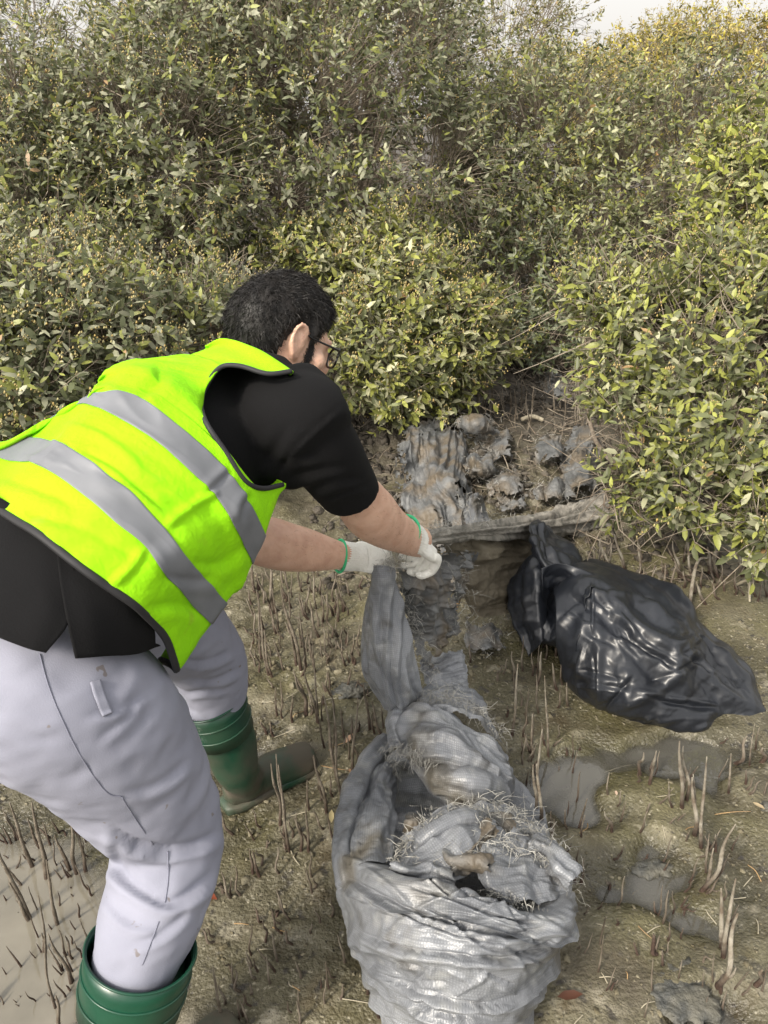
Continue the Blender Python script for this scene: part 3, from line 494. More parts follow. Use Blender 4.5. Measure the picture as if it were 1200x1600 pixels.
hair = obj('hair', make_mesh('hair', hl(capv).reshape(-1, 3), gridf(60, 120, True)[m_[:-1].ravel()][:, ::-1]), M['hair'], per)
ii = np.argwhere(hw > .05); pick = ii[rng.integers(len(ii), size=11500)]; root = hl(capv[pick[:, 0], pick[:, 1]]*.985+rng.normal(size=(11500, 3))*.001); out_ = nrm(root-HCc); hwp = hw[pick[:, 0], pick[:, 1]]
crn = nrm(HU*.8-HF*.6); tg = -(crn-out_*np.sum(out_*crn, 1, keepdims=True)); flow = nrm(out_*.42+nrm(tg)*.6+.5*nrm(np.cross(out_, tg))*noise(root, 30, 3)[:, None]+rng.normal(size=(11500, 3))*.22); perp = nrm(np.cross(flow, out_)); L_ = rng.uniform(.012, .030, 11500)*(.25+.75*hwp); seg = np.linspace(0, 1, 5)
wob = np.sin(seg[None]*rng.uniform(3, 8, (11500, 1))+rng.uniform(0, 6, (11500, 1)))*.14
c_ = root[:, None]+flow[:, None]*(seg[None]*L_[:, None])[..., None]+perp[:, None]*(wob*L_[:, None])[..., None]-out_[:, None]*((seg**2)[None]*L_[:, None]*.45)[..., None]
wv = nrm(np.cross(flow, nrm(rng.normal(size=(11500, 3)))))[:, None]*(np.array([.0005, .0005, .0004, .0003, .0001])[None, :, None]); vv = np.stack([c_-wv, c_+wv], 2)
obj('hair_strands', make_mesh('hair_strands', vv.reshape(-1, 3), (gridf(5, 2)[None]+np.arange(11500)[:, None, None]*10).reshape(-1, 4)), M['hair'], hair)['kind'] = 'stuff'
# sideburn and short beard: flat stubble strands on the cheek
nb = 1300; t_ = rng.random(nb); sb = np.stack([np.full(nb, .0), .030+.010*rng.normal(size=nb)*(.35+.5*t_)+.02*t_**2, .005-.095*t_], -1); sb[:, 0] = .075*np.sqrt(np.clip(1-(sb[:, 1]/.096)**2-(sb[:, 2]/.120)**2, .02, 1))*(1-.16*np.clip(-sb[:, 2]/.12, 0, 1)**2)+.0015
rb_ = hl(sb); dn = nrm(-HU+HF*.2+rng.normal(size=(nb, 3))*.35); ww = HR*0+nrm(np.cross(dn, HR))*.0007; tipb = rb_+dn*rng.uniform(.004, .009, (nb, 1))+HR*.0012
obj('sideburn', make_mesh('sideburn', np.stack([rb_-ww, rb_+ww, tipb], 1).reshape(-1, 3), np.arange(nb*3).reshape(-1, 3)), M['hair'], hair)['kind'] = 'stuff'
# fine arm hair
bv = vco(body); bn = vno(body); hx0, hy0, _ = proj(bv); ak = np.where(((hx0 > 440) & (hx0 < 650) & (hy0 > 770) & (hy0 < 885)))[0]
if len(ak):
    ak = ak[rng.integers(len(ak), size=500)]; r0 = bv[ak]; dh = nrm(bn[ak]*.5+nrm(RW-P(560, 790, 1.5))*.8+rng.normal(size=(500, 3))*.35); wv = nrm(np.cross(dh, bn[ak]))*.00013; tp = r0+dh*rng.uniform(.005, .012, (500, 1))
    obj('arm_hair', make_mesh('arm_hair', np.stack([r0-wv, r0+wv, tp], 1).reshape(-1, 3), np.arange(1500).reshape(-1, 3)), M['hair'], per)['kind'] = 'stuff'
# glasses
gl = empty('glasses', hl((0, .1, 0))); setpar(gl, per); gl['label'] = 'black framed glasses'
gl.matrix_parent_inverse = Matrix.Translation(-per.location); fr = []
for sx in (1, -1):
    a = np.linspace(0, 2*np.pi, 25); ring = np.stack([sx*.036+.0265*np.sign(np.cos(a))*np.abs(np.cos(a))**.75, .112-.010*((sx*.036+.0265*np.cos(a))/.06)**2, .004+.0215*np.sign(np.sin(a))*np.abs(np.sin(a))**.75], -1)
    fr.append(tube(hl(ring), [.0024], 50, 6)); lens = np.concatenate([ring[:-1], [[sx*.036, .110, .004]]])
    lo = obj('lens', make_mesh('lens', hl(lens), np.stack([np.arange(24), (np.arange(24)+1) % 24, np.full(24, 24)], -1)), M['lens'], per); lo.parent = gl; lo.matrix_parent_inverse = Matrix.Translation(-gl.location)
    tm = obj('temple', make_mesh('temple', *tube(hl([(sx*.0625, .102, .014), (sx*.076, .085, .016), (sx*.081, .02, .014), (sx*.082, -.004, .020)]), [.0026, .0026, .002, .002], 16, 6)), M['glass_frame'], per); tm.parent = gl; tm.matrix_parent_inverse = Matrix.Translation(-gl.location)
fr.append(tube(hl([(-.010, .112, .010), (0, .114, .014), (.010, .112, .010)]), [.0022], 8, 6)); v, f = join(fr)
fo = obj('frame', make_mesh('frame', v, f), M['glass_frame'], per); fo.parent = gl; fo.matrix_parent_inverse = Matrix.Translation(-gl.location)
# trousers
tr = remesh([pxloft(RLEG[:-2]+[(213, 1500, 1.19, 68, .068), (205, 1530, 1.185, 56, .058)], 44, 36), pxloft(LLEG[:-2]+[(337, 1118, 1.78, 40, .055)], 44, 36), tubeloft(P(*crom(TOR[:3], 12)[:, :3].T), crom(TOR[:3], 12)[:, 3]*crom(TOR[:3], 12)[:, 2]/FPX-.010, crom(TOR[:3], 12)[:, 4]-.012, 30)], .0058, 8, .5)
v = vco(tr); n = vno(tr); v = v+n*(.0035*fbm(v, 9, 2, 5)+.0016*fbm(v*np.array([1, 1, 2.2]), 22, 2, 6)+.0030*np.clip(wrinkle(v*np.array([1, 1, 1.8]), 12, 8, 3), -.3, 1))[:, None]
FOLDS = [([(170, 1290), (210, 1318), (262, 1328), (310, 1320), (345, 1298)], 8, .009, .007), ([(168, 1345), (200, 1378), (258, 1412), (300, 1395), (335, 1360)], 8, .010, .008), ([(160, 1400), (200, 1440), (250, 1450)], 6, .004, .004), ([(200, 1480), (250, 1462), (300, 1420)], 6, .005, .004),
         ([(178, 1300), (185, 1350), (200, 1372)], 8, .005, .004), ([(130, 1120), (190, 1105), (240, 1080)], 6, .003, .003), ([(190, 1240), (250, 1225), (300, 1185)], 7, .004, .004), ([(150, 1160), (200, 1120), (215, 1090)], 6, .003, .002),
         ([(280, 1030), (320, 1035), (370, 1015)], 5, .006, .005), ([(285, 1060), (330, 1065), (376, 1045)], 5, .006, .005), ([(290, 1085), (320, 1080), (350, 1078)], 4, .005, .004)]
for pl_, w_, dp, bl in FOLDS: v = fold(v, n, pl_, w_*.75, dp*1.5, bl*1.5)
setco(tr, v); trousers = obj('trousers', tr, M['pants'], per); sm_ = trousers.modifiers.new('soften', 'SMOOTH'); sm_.iterations = 6; sm_.factor = .5
def on_surface(me_v, me_n, pts, off):
    px, py, d = proj(me_v); vis = np.sum(me_n*nrm(me_v-np.array([0, 0, HC])), 1) < 0.1; r_ = []
    for a, b in crom(np.array(pts, float), max(16, len(pts)*7)):
        k = np.where(vis)[0]; j = k[np.argsort((px[k]-a)**2+(py[k]-b)**2)[:6]]; j = j[d[j] < d[j].min()+.03]; r_.append(P(a, b, d[j].mean()-off))
    r_ = np.array(r_)
    for _ in range(3): r_[1:-1] = .25*r_[:-2]+.5*r_[1:-1]+.25*r_[2:]
    return r_
tn = vno(tr)
for pts in ([(62, 1022), (75, 1070), (95, 1120), (125, 1180), (165, 1237), (190, 1245)], [(190, 1245), (215, 1285), (240, 1320)], [(262, 1330), (263, 1370), (258, 1410)], [(248, 1440), (235, 1475), (222, 1508)]):
    obj('seam', make_mesh('seam', *tubeloft(on_surface(v, tn, pts, .0006), .0010, .0010, 5)), M['seam'], trousers)
pk = np.array([on_surface(v, tn, q, .003) for q in ([(141, 1066), (149, 1092), (160, 1120)], [(157, 1062), (165, 1087), (176, 1113)])]); pk = crom(pk, 6)
sheet('pocket_welt', pk, M['pants'], trousers, .003)
# shirt
SLV = [(448, 642, 1.30, 78, .085), (488, 684, 1.325, 65, .072), (518, 726, 1.385, 56, .063), (542, 764, 1.455, 48, .056), (546, 772, 1.468, 47, .054)]
sh = remesh([tubeloft(P(*crom(SHR[1:], 30)[:, :3].T), crom(SHR[1:], 30)[:, 3]*crom(SHR[1:], 30)[:, 2]/FPX, crom(SHR[1:], 30)[:, 4], 36), pxloft(SHO, 24, 30), pxloft(SLV, 24, 36), pxloft([(a, b, c, d+8, e+.01) for a, b, c, d, e in LARM[:2]]+[(365, 785, 1.615, 50, .06)], 16, 24),
             pxloft([(440, 600, 1.33, 60, .07), (470, 650, 1.32, 80, .08)], 8, 24), pxloft([(405, 625, 1.385, 70, .07), (426, 592, 1.375, 60, .064), (436, 574, 1.375, 57, .062)], 8, 24), pxloft([(385, 690, 1.33, 60, .07), (425, 715, 1.34, 46, .06), (465, 722, 1.36, 44, .06)], 10, 24)], .0062, 6, .5)
v = vco(sh); n = vno(sh); v = v+n*(.003*fbm(v, 8, 2, 15))[:, None]
for pl_, w_, dp, bl in [([(425, 750), (455, 705), (495, 665), (533, 633)], 3, .003, .0015), ([(440, 750), (490, 735), (545, 730)], 7, .004, .004), ([(470, 772), (520, 752), (570, 748)], 6, .004, .004), ([(500, 782), (540, 770), (580, 757)], 3, .003, .002), ([(430, 740), (460, 715), (500, 712)], 6, .003, .003), ([(395, 745), (430, 700), (450, 660)], 8, .003, .003)]: v = fold(v, n, pl_, w_, dp, bl)
setco(sh, v); shirt = obj('polo_shirt', sh, M['shirt'], per)
# loose shirt hem hanging below the vest, with its side slit
def tdep(px, py, ro=22, rbx=.168):
    c = crom(TOR, 120); k = np.argmin((c[:, 0]-px)**2+(c[:, 1]-py)**2); u = np.hypot(c[k, 0]-px, c[k, 1]-py)/(c[k, 3]+ro); return c[k, 2]-rbx*math.sqrt(max(0, 1-u*u))*(c[k, 4]/.15)+max(0, u-1)*.05
def legdep(px, py): 
    pxs, pys, ds = proj(vtr); k = np.argsort((pxs-px)**2+(pys-py)**2)[:30]; return ds[k].min()
vtr = vco(tr)
def hemrow(pts, off): return [(a, b, min(tdep(a, b, 12, .16), legdep(a, b))-off) for a, b in pts]
def hempanel(rows):
    g_ = patch([hemrow(r, .012+.006*i) for i, r in enumerate(rows)], 24, 40); V = P(g_[..., 0], g_[..., 1], g_[..., 2]); N = gnorm(V); N *= np.sign(np.sum(N*nrm(np.array([0, 0, HC])-V), -1, keepdims=True)); V = V+N*(.003*fbm(V, 14, 2, 8))[..., None]; sheet('shirt_tail', V, M['shirt'], shirt, .003)
hempanel([[(-110, 720), (-30, 760), (60, 815), (118, 860)], [(-95, 800), (-20, 850), (60, 905), (112, 940)], [(-90, 880), (-20, 905), (60, 950), (105, 978)], [(-90, 960), (-30, 985), (40, 1012), (72, 1020)]])
hempanel([[(85, 830), (140, 875), (190, 905), (225, 930)], [(94, 905), (142, 935), (200, 970), (240, 985)], [(104, 965), (150, 980), (200, 1000), (243, 1005)], [(119, 1029), (160, 1026), (210, 1022), (250, 1008)]])
# vest: lower wrap, upper back, collar and shoulder
def vrow(pts, off=0.0, wrapL=True, wrapR=True, lift=None):
    r = []
    for q in pts: a, b = q[:2]; r.append((a, b, (q[2] if len(q) > 2 else tdep(a, b))-off))
    if wrapL: a, b, d = r[0]; r = [(a+34, b+30, d+.12), (a+10, b+8, d+.05)]+r
    if wrapR: a, b, d = r[-1]; r = r+[(a-4, b-6, d+.03), (a-26, b-16, d+.10)]
    return r
low = [vrow([(-110, 745), (-60, 765), (0, 798), (54, 833), (125, 887), (175, 921), (221, 954), (258, 996), (274, 1046)], .022),
       vrow([(-80, 705), (-30, 706), (2, 717), (67, 731), (137, 779), (179, 819), (225, 854), (258, 900), (327, 972)], .018),
       vrow([(-10, 705), (15, 690), (46, 683), (96, 694), (146, 727), (200, 771), (258, 829), (292, 873), (352, 940)], .014),
       vrow([(60, 670), (95, 645), (125, 633), (167, 648), (233, 687), (292, 737), (333, 775), (362, 821), (393, 880)], .012),
       vrow([(112, 636), (140, 620), (175, 617), (217, 625), (267, 658), (317, 700), (362, 746), (392, 792), (412, 834)], .012),
       vrow([(140, 622), (160, 606), (195, 606), (235, 615), (285, 645), (335, 690), (372, 730), (405, 762), (442, 757)], .012)]
NRL = 121; gl_ = patch(low, NRL, 130); VL = P(gl_[..., 0], gl_[..., 1], gl_[..., 2])
def relief(V, seed):
    N = gnorm(V); N *= np.sign(np.sum(N*nrm(np.array([0, 0, HC])-V), -1).mean()); sh_ = V.shape; v = V.reshape(-1, 3); n = N.reshape(-1, 3)
    dq = np.stack([v@nrm(np.array([.55, .75, .3])), (v@nrm(np.array([.7, -.7, .1])))*.45], -1); v = v+n*(.004*fbm(v, 6, 2, seed)+.0012*fbm(v, 25, 2, seed+3)+.0042*np.clip(wrinkle(dq, 13, seed+8, 3), -.3, 1.2))[:, None]
    for pl_, w_, dp, bl in VF: v = fold(v, n, pl_, w_, dp, bl)
    return v.reshape(sh_), N
VF = [([(225, 854), (205, 885), (172, 915)], 7, -.007, 0), ([(340, 765), (300, 790), (254, 826)], 7, -.007, 0), ([(104, 695), (85, 712), (65, 732)], 5, -.004, 0), ([(95, 665), (150, 680), (200, 715), (225, 745)], 7, -.006, 0), ([(362, 735), (330, 765), (318, 775)], 5, .004, .003), ([(0, 745), (60, 765), (120, 790)], 9, .004, .004), ([(40, 800), (110, 820), (180, 845)], 9, .004, .004), ([(110, 850), (170, 850), (215, 870)], 9, .004, .003), ([(150, 735), (210, 760), (270, 765)], 8, .004, .003), ([(300, 880), (345, 880), (385, 850)], 8, .005, .004), ([(255, 900), (300, 905), (345, 900)], 7, .004, .004), ([(230, 950), (280, 945), (320, 960)], 8, .005, .004), ([(395, 770), (380, 790), (375, 815)], 5, .004, .004), ([(170, 600), (230, 605), (270, 590)], 9, .004, .004), ([(250, 570), (245, 600), (215, 620)], 8, .005, .004), ([(120, 700), (180, 730), (250, 790), (280, 800)], 6, .005, .005)]
VL, NL = relief(VL, 3); vest = sheet('vest', VL, M['vest'], per, .0022)
for a, b in ((1, 2), (3, 4)):
    i0, i1 = round(a*(NRL-1)/5), round(b*(NRL-1)/5); sheet('reflective_stripe', VL[i0:i1+1]+NL[i0:i1+1]*.0026, M['stripe'], vest, .0012)
obj('hem_piping', make_mesh('hem_piping', *tubeloft(VL[0], .0055, .0032, 6)), M['piping'], vest)
up = [vrow([(140, 626), (158, 610), (195, 609), (235, 618), (285, 648), (335, 693), (368, 727), (388, 752)], .012, wrapR=False),
      vrow([(150, 605), (165, 590), (200, 590), (245, 605), (285, 632), (320, 665), (342, 690), (354, 708)], .013, wrapR=False),
      vrow([(156, 592), (175, 576), (210, 574), (245, 588), (275, 605), (298, 625), (312, 642), (320, 655)], .014, wrapR=False),
      vrow([(180, 580, 1.36), (205, 567, 1.33), (232, 564, 1.30), (258, 572, 1.27), (280, 585, 1.24), (300, 600, 1.22), (312, 612, 1.21), (317, 622, 1.21)], .014, wrapR=False),
      vrow([(215, 572, 1.46), (240, 562, 1.42), (265, 560, 1.36), (285, 566, 1.31), (302, 575, 1.27), (316, 584, 1.245), (325, 590, 1.23), (331, 592, 1.225)], .014, wrapR=False),
      vrow([(255, 566, 1.52), (275, 557, 1.48), (295, 553, 1.42), (312, 555, 1.36), (325, 560, 1.31), (336, 566, 1.27), (342, 570, 1.25), (347, 573, 1.24)], .014, wrapR=False)]
gu = patch(up, 60, 70); VU = P(gu[..., 0], gu[..., 1], gu[..., 2]); VU, NU = relief(VU, 5); sheet('upper_back', VU, M['vest'], vest, .0022)
yk = patch([[(272, 566, 1.50), (295, 556, 1.42), (320, 560, 1.33), (347, 573, 1.235)], [(295, 556, 1.46), (325, 549, 1.37), (355, 556, 1.28), (382, 572, 1.225)], [(320, 546, 1.44), (350, 541, 1.35), (385, 553, 1.275), (418, 583, 1.225)], [(322, 541, 1.42), (352, 529, 1.36), (398, 543, 1.29), (456, 580, 1.235)], [(345, 552, 1.44), (378, 543, 1.385), (412, 560, 1.31), (452, 590, 1.27)]], 40, 50)
VY = P(yk[..., 0], yk[..., 1], yk[..., 2]); NY = gnorm(VY); VY = VY+NY*(.002*fbm(VY, 12, 2, 4))[..., None]; sheet('shoulder_yoke', VY, M['vest'], vest, .0022)
arm = [(442, 757), (410, 763), (383, 751), (354, 708), (321, 658), (315, 625), (329, 592), (347, 573)]
armd = [tdep(a, b)-.016 for a, b in arm]; armd[5:] = [1.205, 1.215, 1.225]
ap = np.array([P(a, b, d) for (a, b), d in zip(arm, armd)]+[P(375, 572, 1.222), P(418, 584, 1.217), P(456, 580, 1.228)])
obj('armhole_piping', make_mesh('armhole_piping', *tubeloft(crom(ap, 70), .0042, .0034, 7)), M['piping'], vest)
# keep the shirt under the vest wherever the vest covers it
vg = np.concatenate([VL.reshape(-1, 3), VU.reshape(-1, 3), VY.reshape(-1, 3)]); gx_, gy_, gd_ = proj(vg); dm = np.full((1200, 700), -1.0); ox = 200
ix = np.clip(((gx_+ox)).astype(int), 0, 699); iy = np.clip(gy_.astype(int), 0, 1199); o_ = np.argsort(-gd_); dm[iy[o_], ix[o_]] = gd_[o_]
for _ in range(6):
    m0 = dm < 0; acc = np.zeros_like(dm); cnt = np.zeros_like(dm)
    for dy_, dx_ in ((0, 1), (0, -1), (1, 0), (-1, 0)): s0 = np.roll(dm, (dy_, dx_), (0, 1)); acc += np.where(s0 > 0, s0, 0); cnt += s0 > 0
    fillm = m0 & (cnt >= 3); dm[fillm] = (acc/np.maximum(cnt, 1))[fillm]
v = vco(sh); a_, b_, d_ = proj(v); dv = dm[np.clip(b_.astype(int), 0, 1199), np.clip((a_+ox).astype(int), 0, 699)]; bad = (dv > 0) & (d_ < dv+.016) & (d_ > dv-.09); dn_ = np.where(bad, dv+.018, d_); setco(sh, P(a_, b_, dn_))
v = vco(body); a_, b_, d_ = proj(v); dv = dm[np.clip(b_.astype(int), 0, 1199), np.clip((a_+ox).astype(int), 0, 699)]; bad = (dv > 0) & (d_ < dv+.034) & (d_ > dv-.09) & (b_ > 560); setco(body, P(a_, b_, np.where(bad, dv+.034, d_)))
# gloves
for nm, Hd, ck in (('glove', RH, 1.10), ('glove', LH, 1.0)):
    wr, dr, pn, sd_ = Hd; dr = nrm(dr); gp = handparts(wr, dr, pn, sd_, sc=1.08*ck); cf = tubeloft(np.array([wr-dr*.030, wr-dr*.012, wr+dr*.012, wr+dr*.03]), np.array([.0375, .0355, .0345, .036])*ck, np.array([.036, .034, .031, .029])*ck, 24, ref=pn); me = remesh(gp+[cf], .0024, 3, .5)
    v = vco(me); n = vno(me); a_ = np.cross(pn, dr); rel = v-wr; ang = np.arctan2(rel@nrm(a_), rel@nrm(pn-dr*(pn@dr))); al = rel@dr; v = v+n*(.0009*np.sin(ang*38)*np.clip((.045-al)/.02, 0, 1))[:, None]; setco(me, v); g_ = obj(nm, me, M['glove'], per)
    a = np.linspace(0, 2*np.pi, 33); s1 = nrm(np.cross(dr, pn)); s2 = np.cross(s1, dr); rg = (wr-dr*.031)[None]+s1[None]*np.cos(a)[:, None]*.0385*ck+s2[None]*np.sin(a)[:, None]*.037*ck
    obj('cuff', make_mesh('cuff', *tubeloft(rg, .0038, .0038, 8, ref=dr, cap=False)), M['cuff'], g_)
# boots
def boot(top, rtop, ank, heel, toe, flr, parent=per):
    f = nrm(np.array([toe[0]-heel[0], toe[1]-heel[1], 0])); s_ = np.array([f[1], -f[0], 0]); Lf = np.linalg.norm((toe-heel)[:2]); parts = []
    ax_ = crom(np.array([top, top*.5+ank*.5+f*.004, ank, heel*.75+toe*.25+np.array([0, 0, .05])]), 24); rr = np.interp(np.linspace(0, 1, 24), [0, .35, .7, 1], [rtop, rtop*.93, rtop*.72, rtop*.66]); parts.append(tubeloft(ax_, rr, rr, 32, ref=f))
    q = lambda u, z_: heel+f*(u*Lf)+np.array([0, 0, z_]); fc = crom(np.array([q(.03, .04), q(.2, .052), q(.45, .052), q(.7, .042), q(.9, .034), q(.985, .03)]), 24)
    parts.append(tubeloft(fc, np.interp(np.linspace(0, 1, 24), [0, .15, .45, .75, .92, 1], [.026, .038, .042, .049, .040, .018]), np.interp(np.linspace(0, 1, 24), [0, .15, .45, .7, .92, 1], [.036, .05, .05, .046, .040, .024]), 28, ref=np.array([0, 0, 1.])))
    me = remesh(parts, .005, 6, .5); v = vco(me); v[:, 2] = np.maximum(v[:, 2], flr); n = vno(me)
    t = np.clip((v-top)@nrm(ank-top)/np.linalg.norm(ank-top), -.3, 1.5); v = v+n*(.0022*np.clip(fbm(v, 11, 2, 7), -1, 1)*np.clip(t-.35, 0, 1)*2)[:, None]
    me_v = v; setco(me, me_v); e_ = obj('boot', me, M['boot'], parent); tv = nrm(ank-top); s1 = nrm(np.cross(tv, f)); s2 = np.cross(s1, tv); a = np.linspace(0, 2*np.pi, 49)
    # open collar above the foot of the shaft, with raised ribs
    cl_ = []
    for u, r_ in ((-.045, rtop*1.05), (-.02, rtop*1.045), (.02, rtop*1.03), (.06, rtop*1.01)): cl_.append(top+tv*u+s1*np.cos(a)[:, None]*r_+s2*np.sin(a)[:, None]*r_)
    obj('boot_top', make_mesh('boot_top', np.array(cl_)[:, :-1].reshape(-1, 3), gridf(4, 48, True)), M['boot'], e_).modifiers.new('t', 'SOLIDIFY').thickness = .003
    for u in (-.045, -.008, .028):
        r_ = np.interp(u, [-.045, .06], [rtop*1.055, rtop*1.02])+.0034; obj('rib', make_mesh('rib', *tubeloft(top+tv*u+s1*np.cos(a)[:, None]*r_+s2*np.sin(a)[:, None]*r_, .0022, .0022, 6, ref=tv, cap=False)), M['boot'], e_)
    sl_ = crom(np.array([q(-.02, .012), q(.2, .012), q(.45, .012), q(.72, .012), q(.93, .012), q(1.01, .012)]), 20); obj('sole', make_mesh('sole', *tubeloft(sl_, np.interp(np.linspace(0, 1, 20), [0, .15, .45, .75, .92, 1], [.026, .040, .041, .051, .042, .018]), .014, 20, ref=np.array([0, 0, 1.]), sup=4)), M['boot'], e_)
    return e_
hl1 = GT(352, 1262); to1 = GT(490, 1185); hl1[2] -= .008; to1[2] -= .008
boot(P(336, 1112, 1.765), .0705, P(372, 1205, 1.86), hl1, to1, -.02)
h2 = np.array([-.475, .655, -.005]); t2 = h2+np.array([.20, .20, 0]); boot(P(213, 1520, 1.20), .0765, np.array([-.452, .675, .11]), h2, t2, -.02)
# ------------------------------------------------------------------ tarp
def zrows(rows): return [[(a, b, GD(b, z)) for a, b, z in r] for r in rows]
def pleat(V, uv, ang, f, amp, seed):
    d = uv[..., 0]*math.cos(ang)+uv[..., 1]*math.sin(ang); e = -uv[..., 0]*math.sin(ang)+uv[..., 1]*math.cos(ang)
    q = np.stack([d*1.0, e*.22], -1); return amp*(noise(q, f, seed)+.6*noise(q, f*2.3, seed+4)+.75*tri(d*f*.8+.8*noise(q, f*.5, seed+8)))
def cloth(name, rows, nr, nc, material, parent, amp=.006, freq=9, seed=0, pl=None, thick=0, asz=True, ragged=0.0, holes=None, bulge=0.0, swap=False, folds=None, lowf=False):
    rr = zrows(rows) if asz else rows; nr, nc = int(nr*1.4), int(nc*1.4); g_ = patch(rr, nr, nc); V = P(g_[..., 0], g_[..., 1], g_[..., 2]); N = gnorm(V); N *= np.sign(np.sum(N*nrm(np.array([0, 0, HC])-V), -1).mean()); uv = guv(V)
    A_ = np.stack([uv[..., 0]*(1.5 if swap else .32), uv[..., 1]*(.32 if swap else 1.5)], -1)+.02*np.stack([noise(V, 7, seed+2), noise(V, 7, seed+4)], -1); h = amp*facets(V, freq*.6, 3, seed)*1.1+amp*.5*facets(V, freq*1.7, 3, seed+5)+amp*1.0*wrinkle(A_, freq*1.2, seed+50, 3)+amp*.28*wrinkle(V, freq*3.0, seed+60, 2)
    for (ang, f, a) in (pl or []): h = h+pleat(V, uv, ang, f, a, seed+int(f))
    if bulge: t = np.linspace(-1, 1, nr)[:, None]; h = h+bulge*(np.sqrt(np.clip(1-((t-.3)/1.3)**2, 0, 1))-.25)*1.2+bulge*.9*np.clip((t-.5)/.5, 0, 1)**2-bulge*1.6*np.clip((-t-.55)/.45, 0, 1)**2*(bulge > .015)
    jj = np.linspace(0, 1, nc)[None]; h = h*np.clip(np.minimum(jj, 1-jj)*9, .25, 1)
    V = V+N*h[..., None]; keep = None
    if folds: v_ = V.reshape(-1, 3); n_ = N.reshape(-1, 3)
    for pl_, w_, dp, bl in (folds or []): v_ = fold(v_, n_, pl_, w_, dp, bl)
    if folds: V = v_.reshape(V.shape)
    if ragged or holes:
        i = np.arange(nr)[:, None]/(nr-1); j = np.arange(nc)[None]/(nc-1); edge = np.minimum(np.minimum(i, 1-i)*np.ones_like(j), np.minimum(j, 1-j)*np.ones_like(i)); keep = edge > ragged*(.5+(.9*noise(V, 9, seed+21) if lowf else 0)+.5*noise(V, 30, seed+3)+.5*noise(V, 80, seed+5))
        if holes: keep &= ~((noise(V, 45, seed+9) > holes) & (noise(V, 9, seed+13) > 0))
    return sheet(name, V, material, parent, thick, keep), V
fib = []
def fray(V_or_pts, n, ln, spread, seed, bias=(0, 0, .2), wdt=.00055, px=True):
    r_ = np.random.default_rng(seed); pts = np.array([G(a, b, z) for a, b, z in V_or_pts]) if px else np.asarray(V_or_pts); c = crom(pts, 60); k = r_.integers(0, 59, n); t = r_.random((n, 1)); s_ = c[k]*(1-t)+c[k+1]*t+r_.normal(size=(n, 3))*spread
    d = nrm(r_.normal(size=(n, 3))+np.array(bias)*2); L_ = ln*r_.uniform(.15, .8, n); sg = np.linspace(0, 1, 6); cu = nrm(r_.normal(size=(n, 3))); cu2 = nrm(r_.normal(size=(n, 3)))
    q = s_[:, None]+d[:, None]*(sg[None]*L_[:, None])[..., None]+cu[:, None]*((sg**2)[None]*L_[:, None]*.55)[..., None]+cu2[:, None]*(np.sin(sg*5)[None]*L_[:, None]*.12)[..., None]+np.array([0, 0, -1])*((sg**2)[None]*L_[:, None]*.35)[..., None]
    wv = nrm(np.cross(d, cu))[:, None]*wdt*(1.2-.7*sg)[None, :, None]*r_.uniform(.5, 1.6, (n, 1, 1)); fib.append((np.stack([q-wv, q+wv], 2).reshape(-1, 3), (gridf(6, 2)[None]+np.arange(n)[:, None, None]*12).reshape(-1, 4)))
tarp = tag(empty('tarp', G(720, 1500)), 'torn grey woven plastic tarp, heaped in the mud and gripped by both gloves', 'tarp')
T, R_ = M['tarp'], M['rag']
hr = np.random.default_rng(77); HF_ = [([(545, 1372), (610, 1410), (700, 1442), (800, 1462), (872, 1440)], 4, .016, .010), ([(560, 1385), (640, 1432), (720, 1462), (790, 1470)], 3, .010, .008), ([(640, 1385), (720, 1410), (800, 1440), (860, 1440)], 3, .012, .008), ([(555, 1455), (620, 1482), (700, 1492), (790, 1500), (862, 1478)], 4, .016, .010), ([(600, 1525), (680, 1556), (760, 1572), (830, 1545)], 4, .014, .010), ([(620, 1560), (700, 1590), (770, 1590)], 4, .012, .008), ([(700, 1430), (760, 1480), (840, 1490)], 3, .008, .006)]
for _ in range(64):
    x0, y0 = hr.uniform(545, 860), hr.uniform(1345, 1600); a0 = hr.choice([.35, .15, -.25, .6, -.5])+hr.normal()*.15; l0 = hr.uniform(35, 120); HF_.append(([(x0, y0), (x0+l0*.5*math.cos(a0)+hr.normal()*4, y0+l0*.5*math.sin(a0)+hr.normal()*5), (x0+l0*math.cos(a0), y0+l0*math.sin(a0))], hr.uniform(1.6, 3.2), hr.uniform(.003, .008)*hr.choice([1, 1, -1]), hr.uniform(.002, .005)))
# heap: back filler so the hollow is closed and dark, then wraps from the bottom upward
cloth('tarp_fold', [[(600, 1180, .05), (680, 1160, .06), (760, 1180, .05), (850, 1260, .03)], [(575, 1260, .10), (660, 1265, .09), (750, 1280, .09), (865, 1340, .06)], [(560, 1330, .16), (660, 1340, .12), (760, 1360, .13), (880, 1390, .12)], [(560, 1400, .22), (660, 1410, .24), (760, 1430, .24), (875, 1430, .2)]], 50, 60, T, tarp, .010, 10, 1)
cloth('tarp_fold', [[(590, 1500, .20), (640, 1530, .22), (720, 1550, .22), (800, 1540, .18), (850, 1500, .12)], [(590, 1550, .13), (640, 1580, .17), (720, 1600, .17), (790, 1590, .12), (835, 1560, .08)], [(600, 1610, .06), (650, 1650, .08), (720, 1665, .08), (780, 1650, .06), (815, 1610, .02)], [(600, 1640, -.02), (650, 1680, -.02), (720, 1690, -.02), (780, 1670, -.02), (815, 1640, -.02)]], 60, 80, T, tarp, .008, 9, 2, [(.3, 14, .004)], folds=HF_)
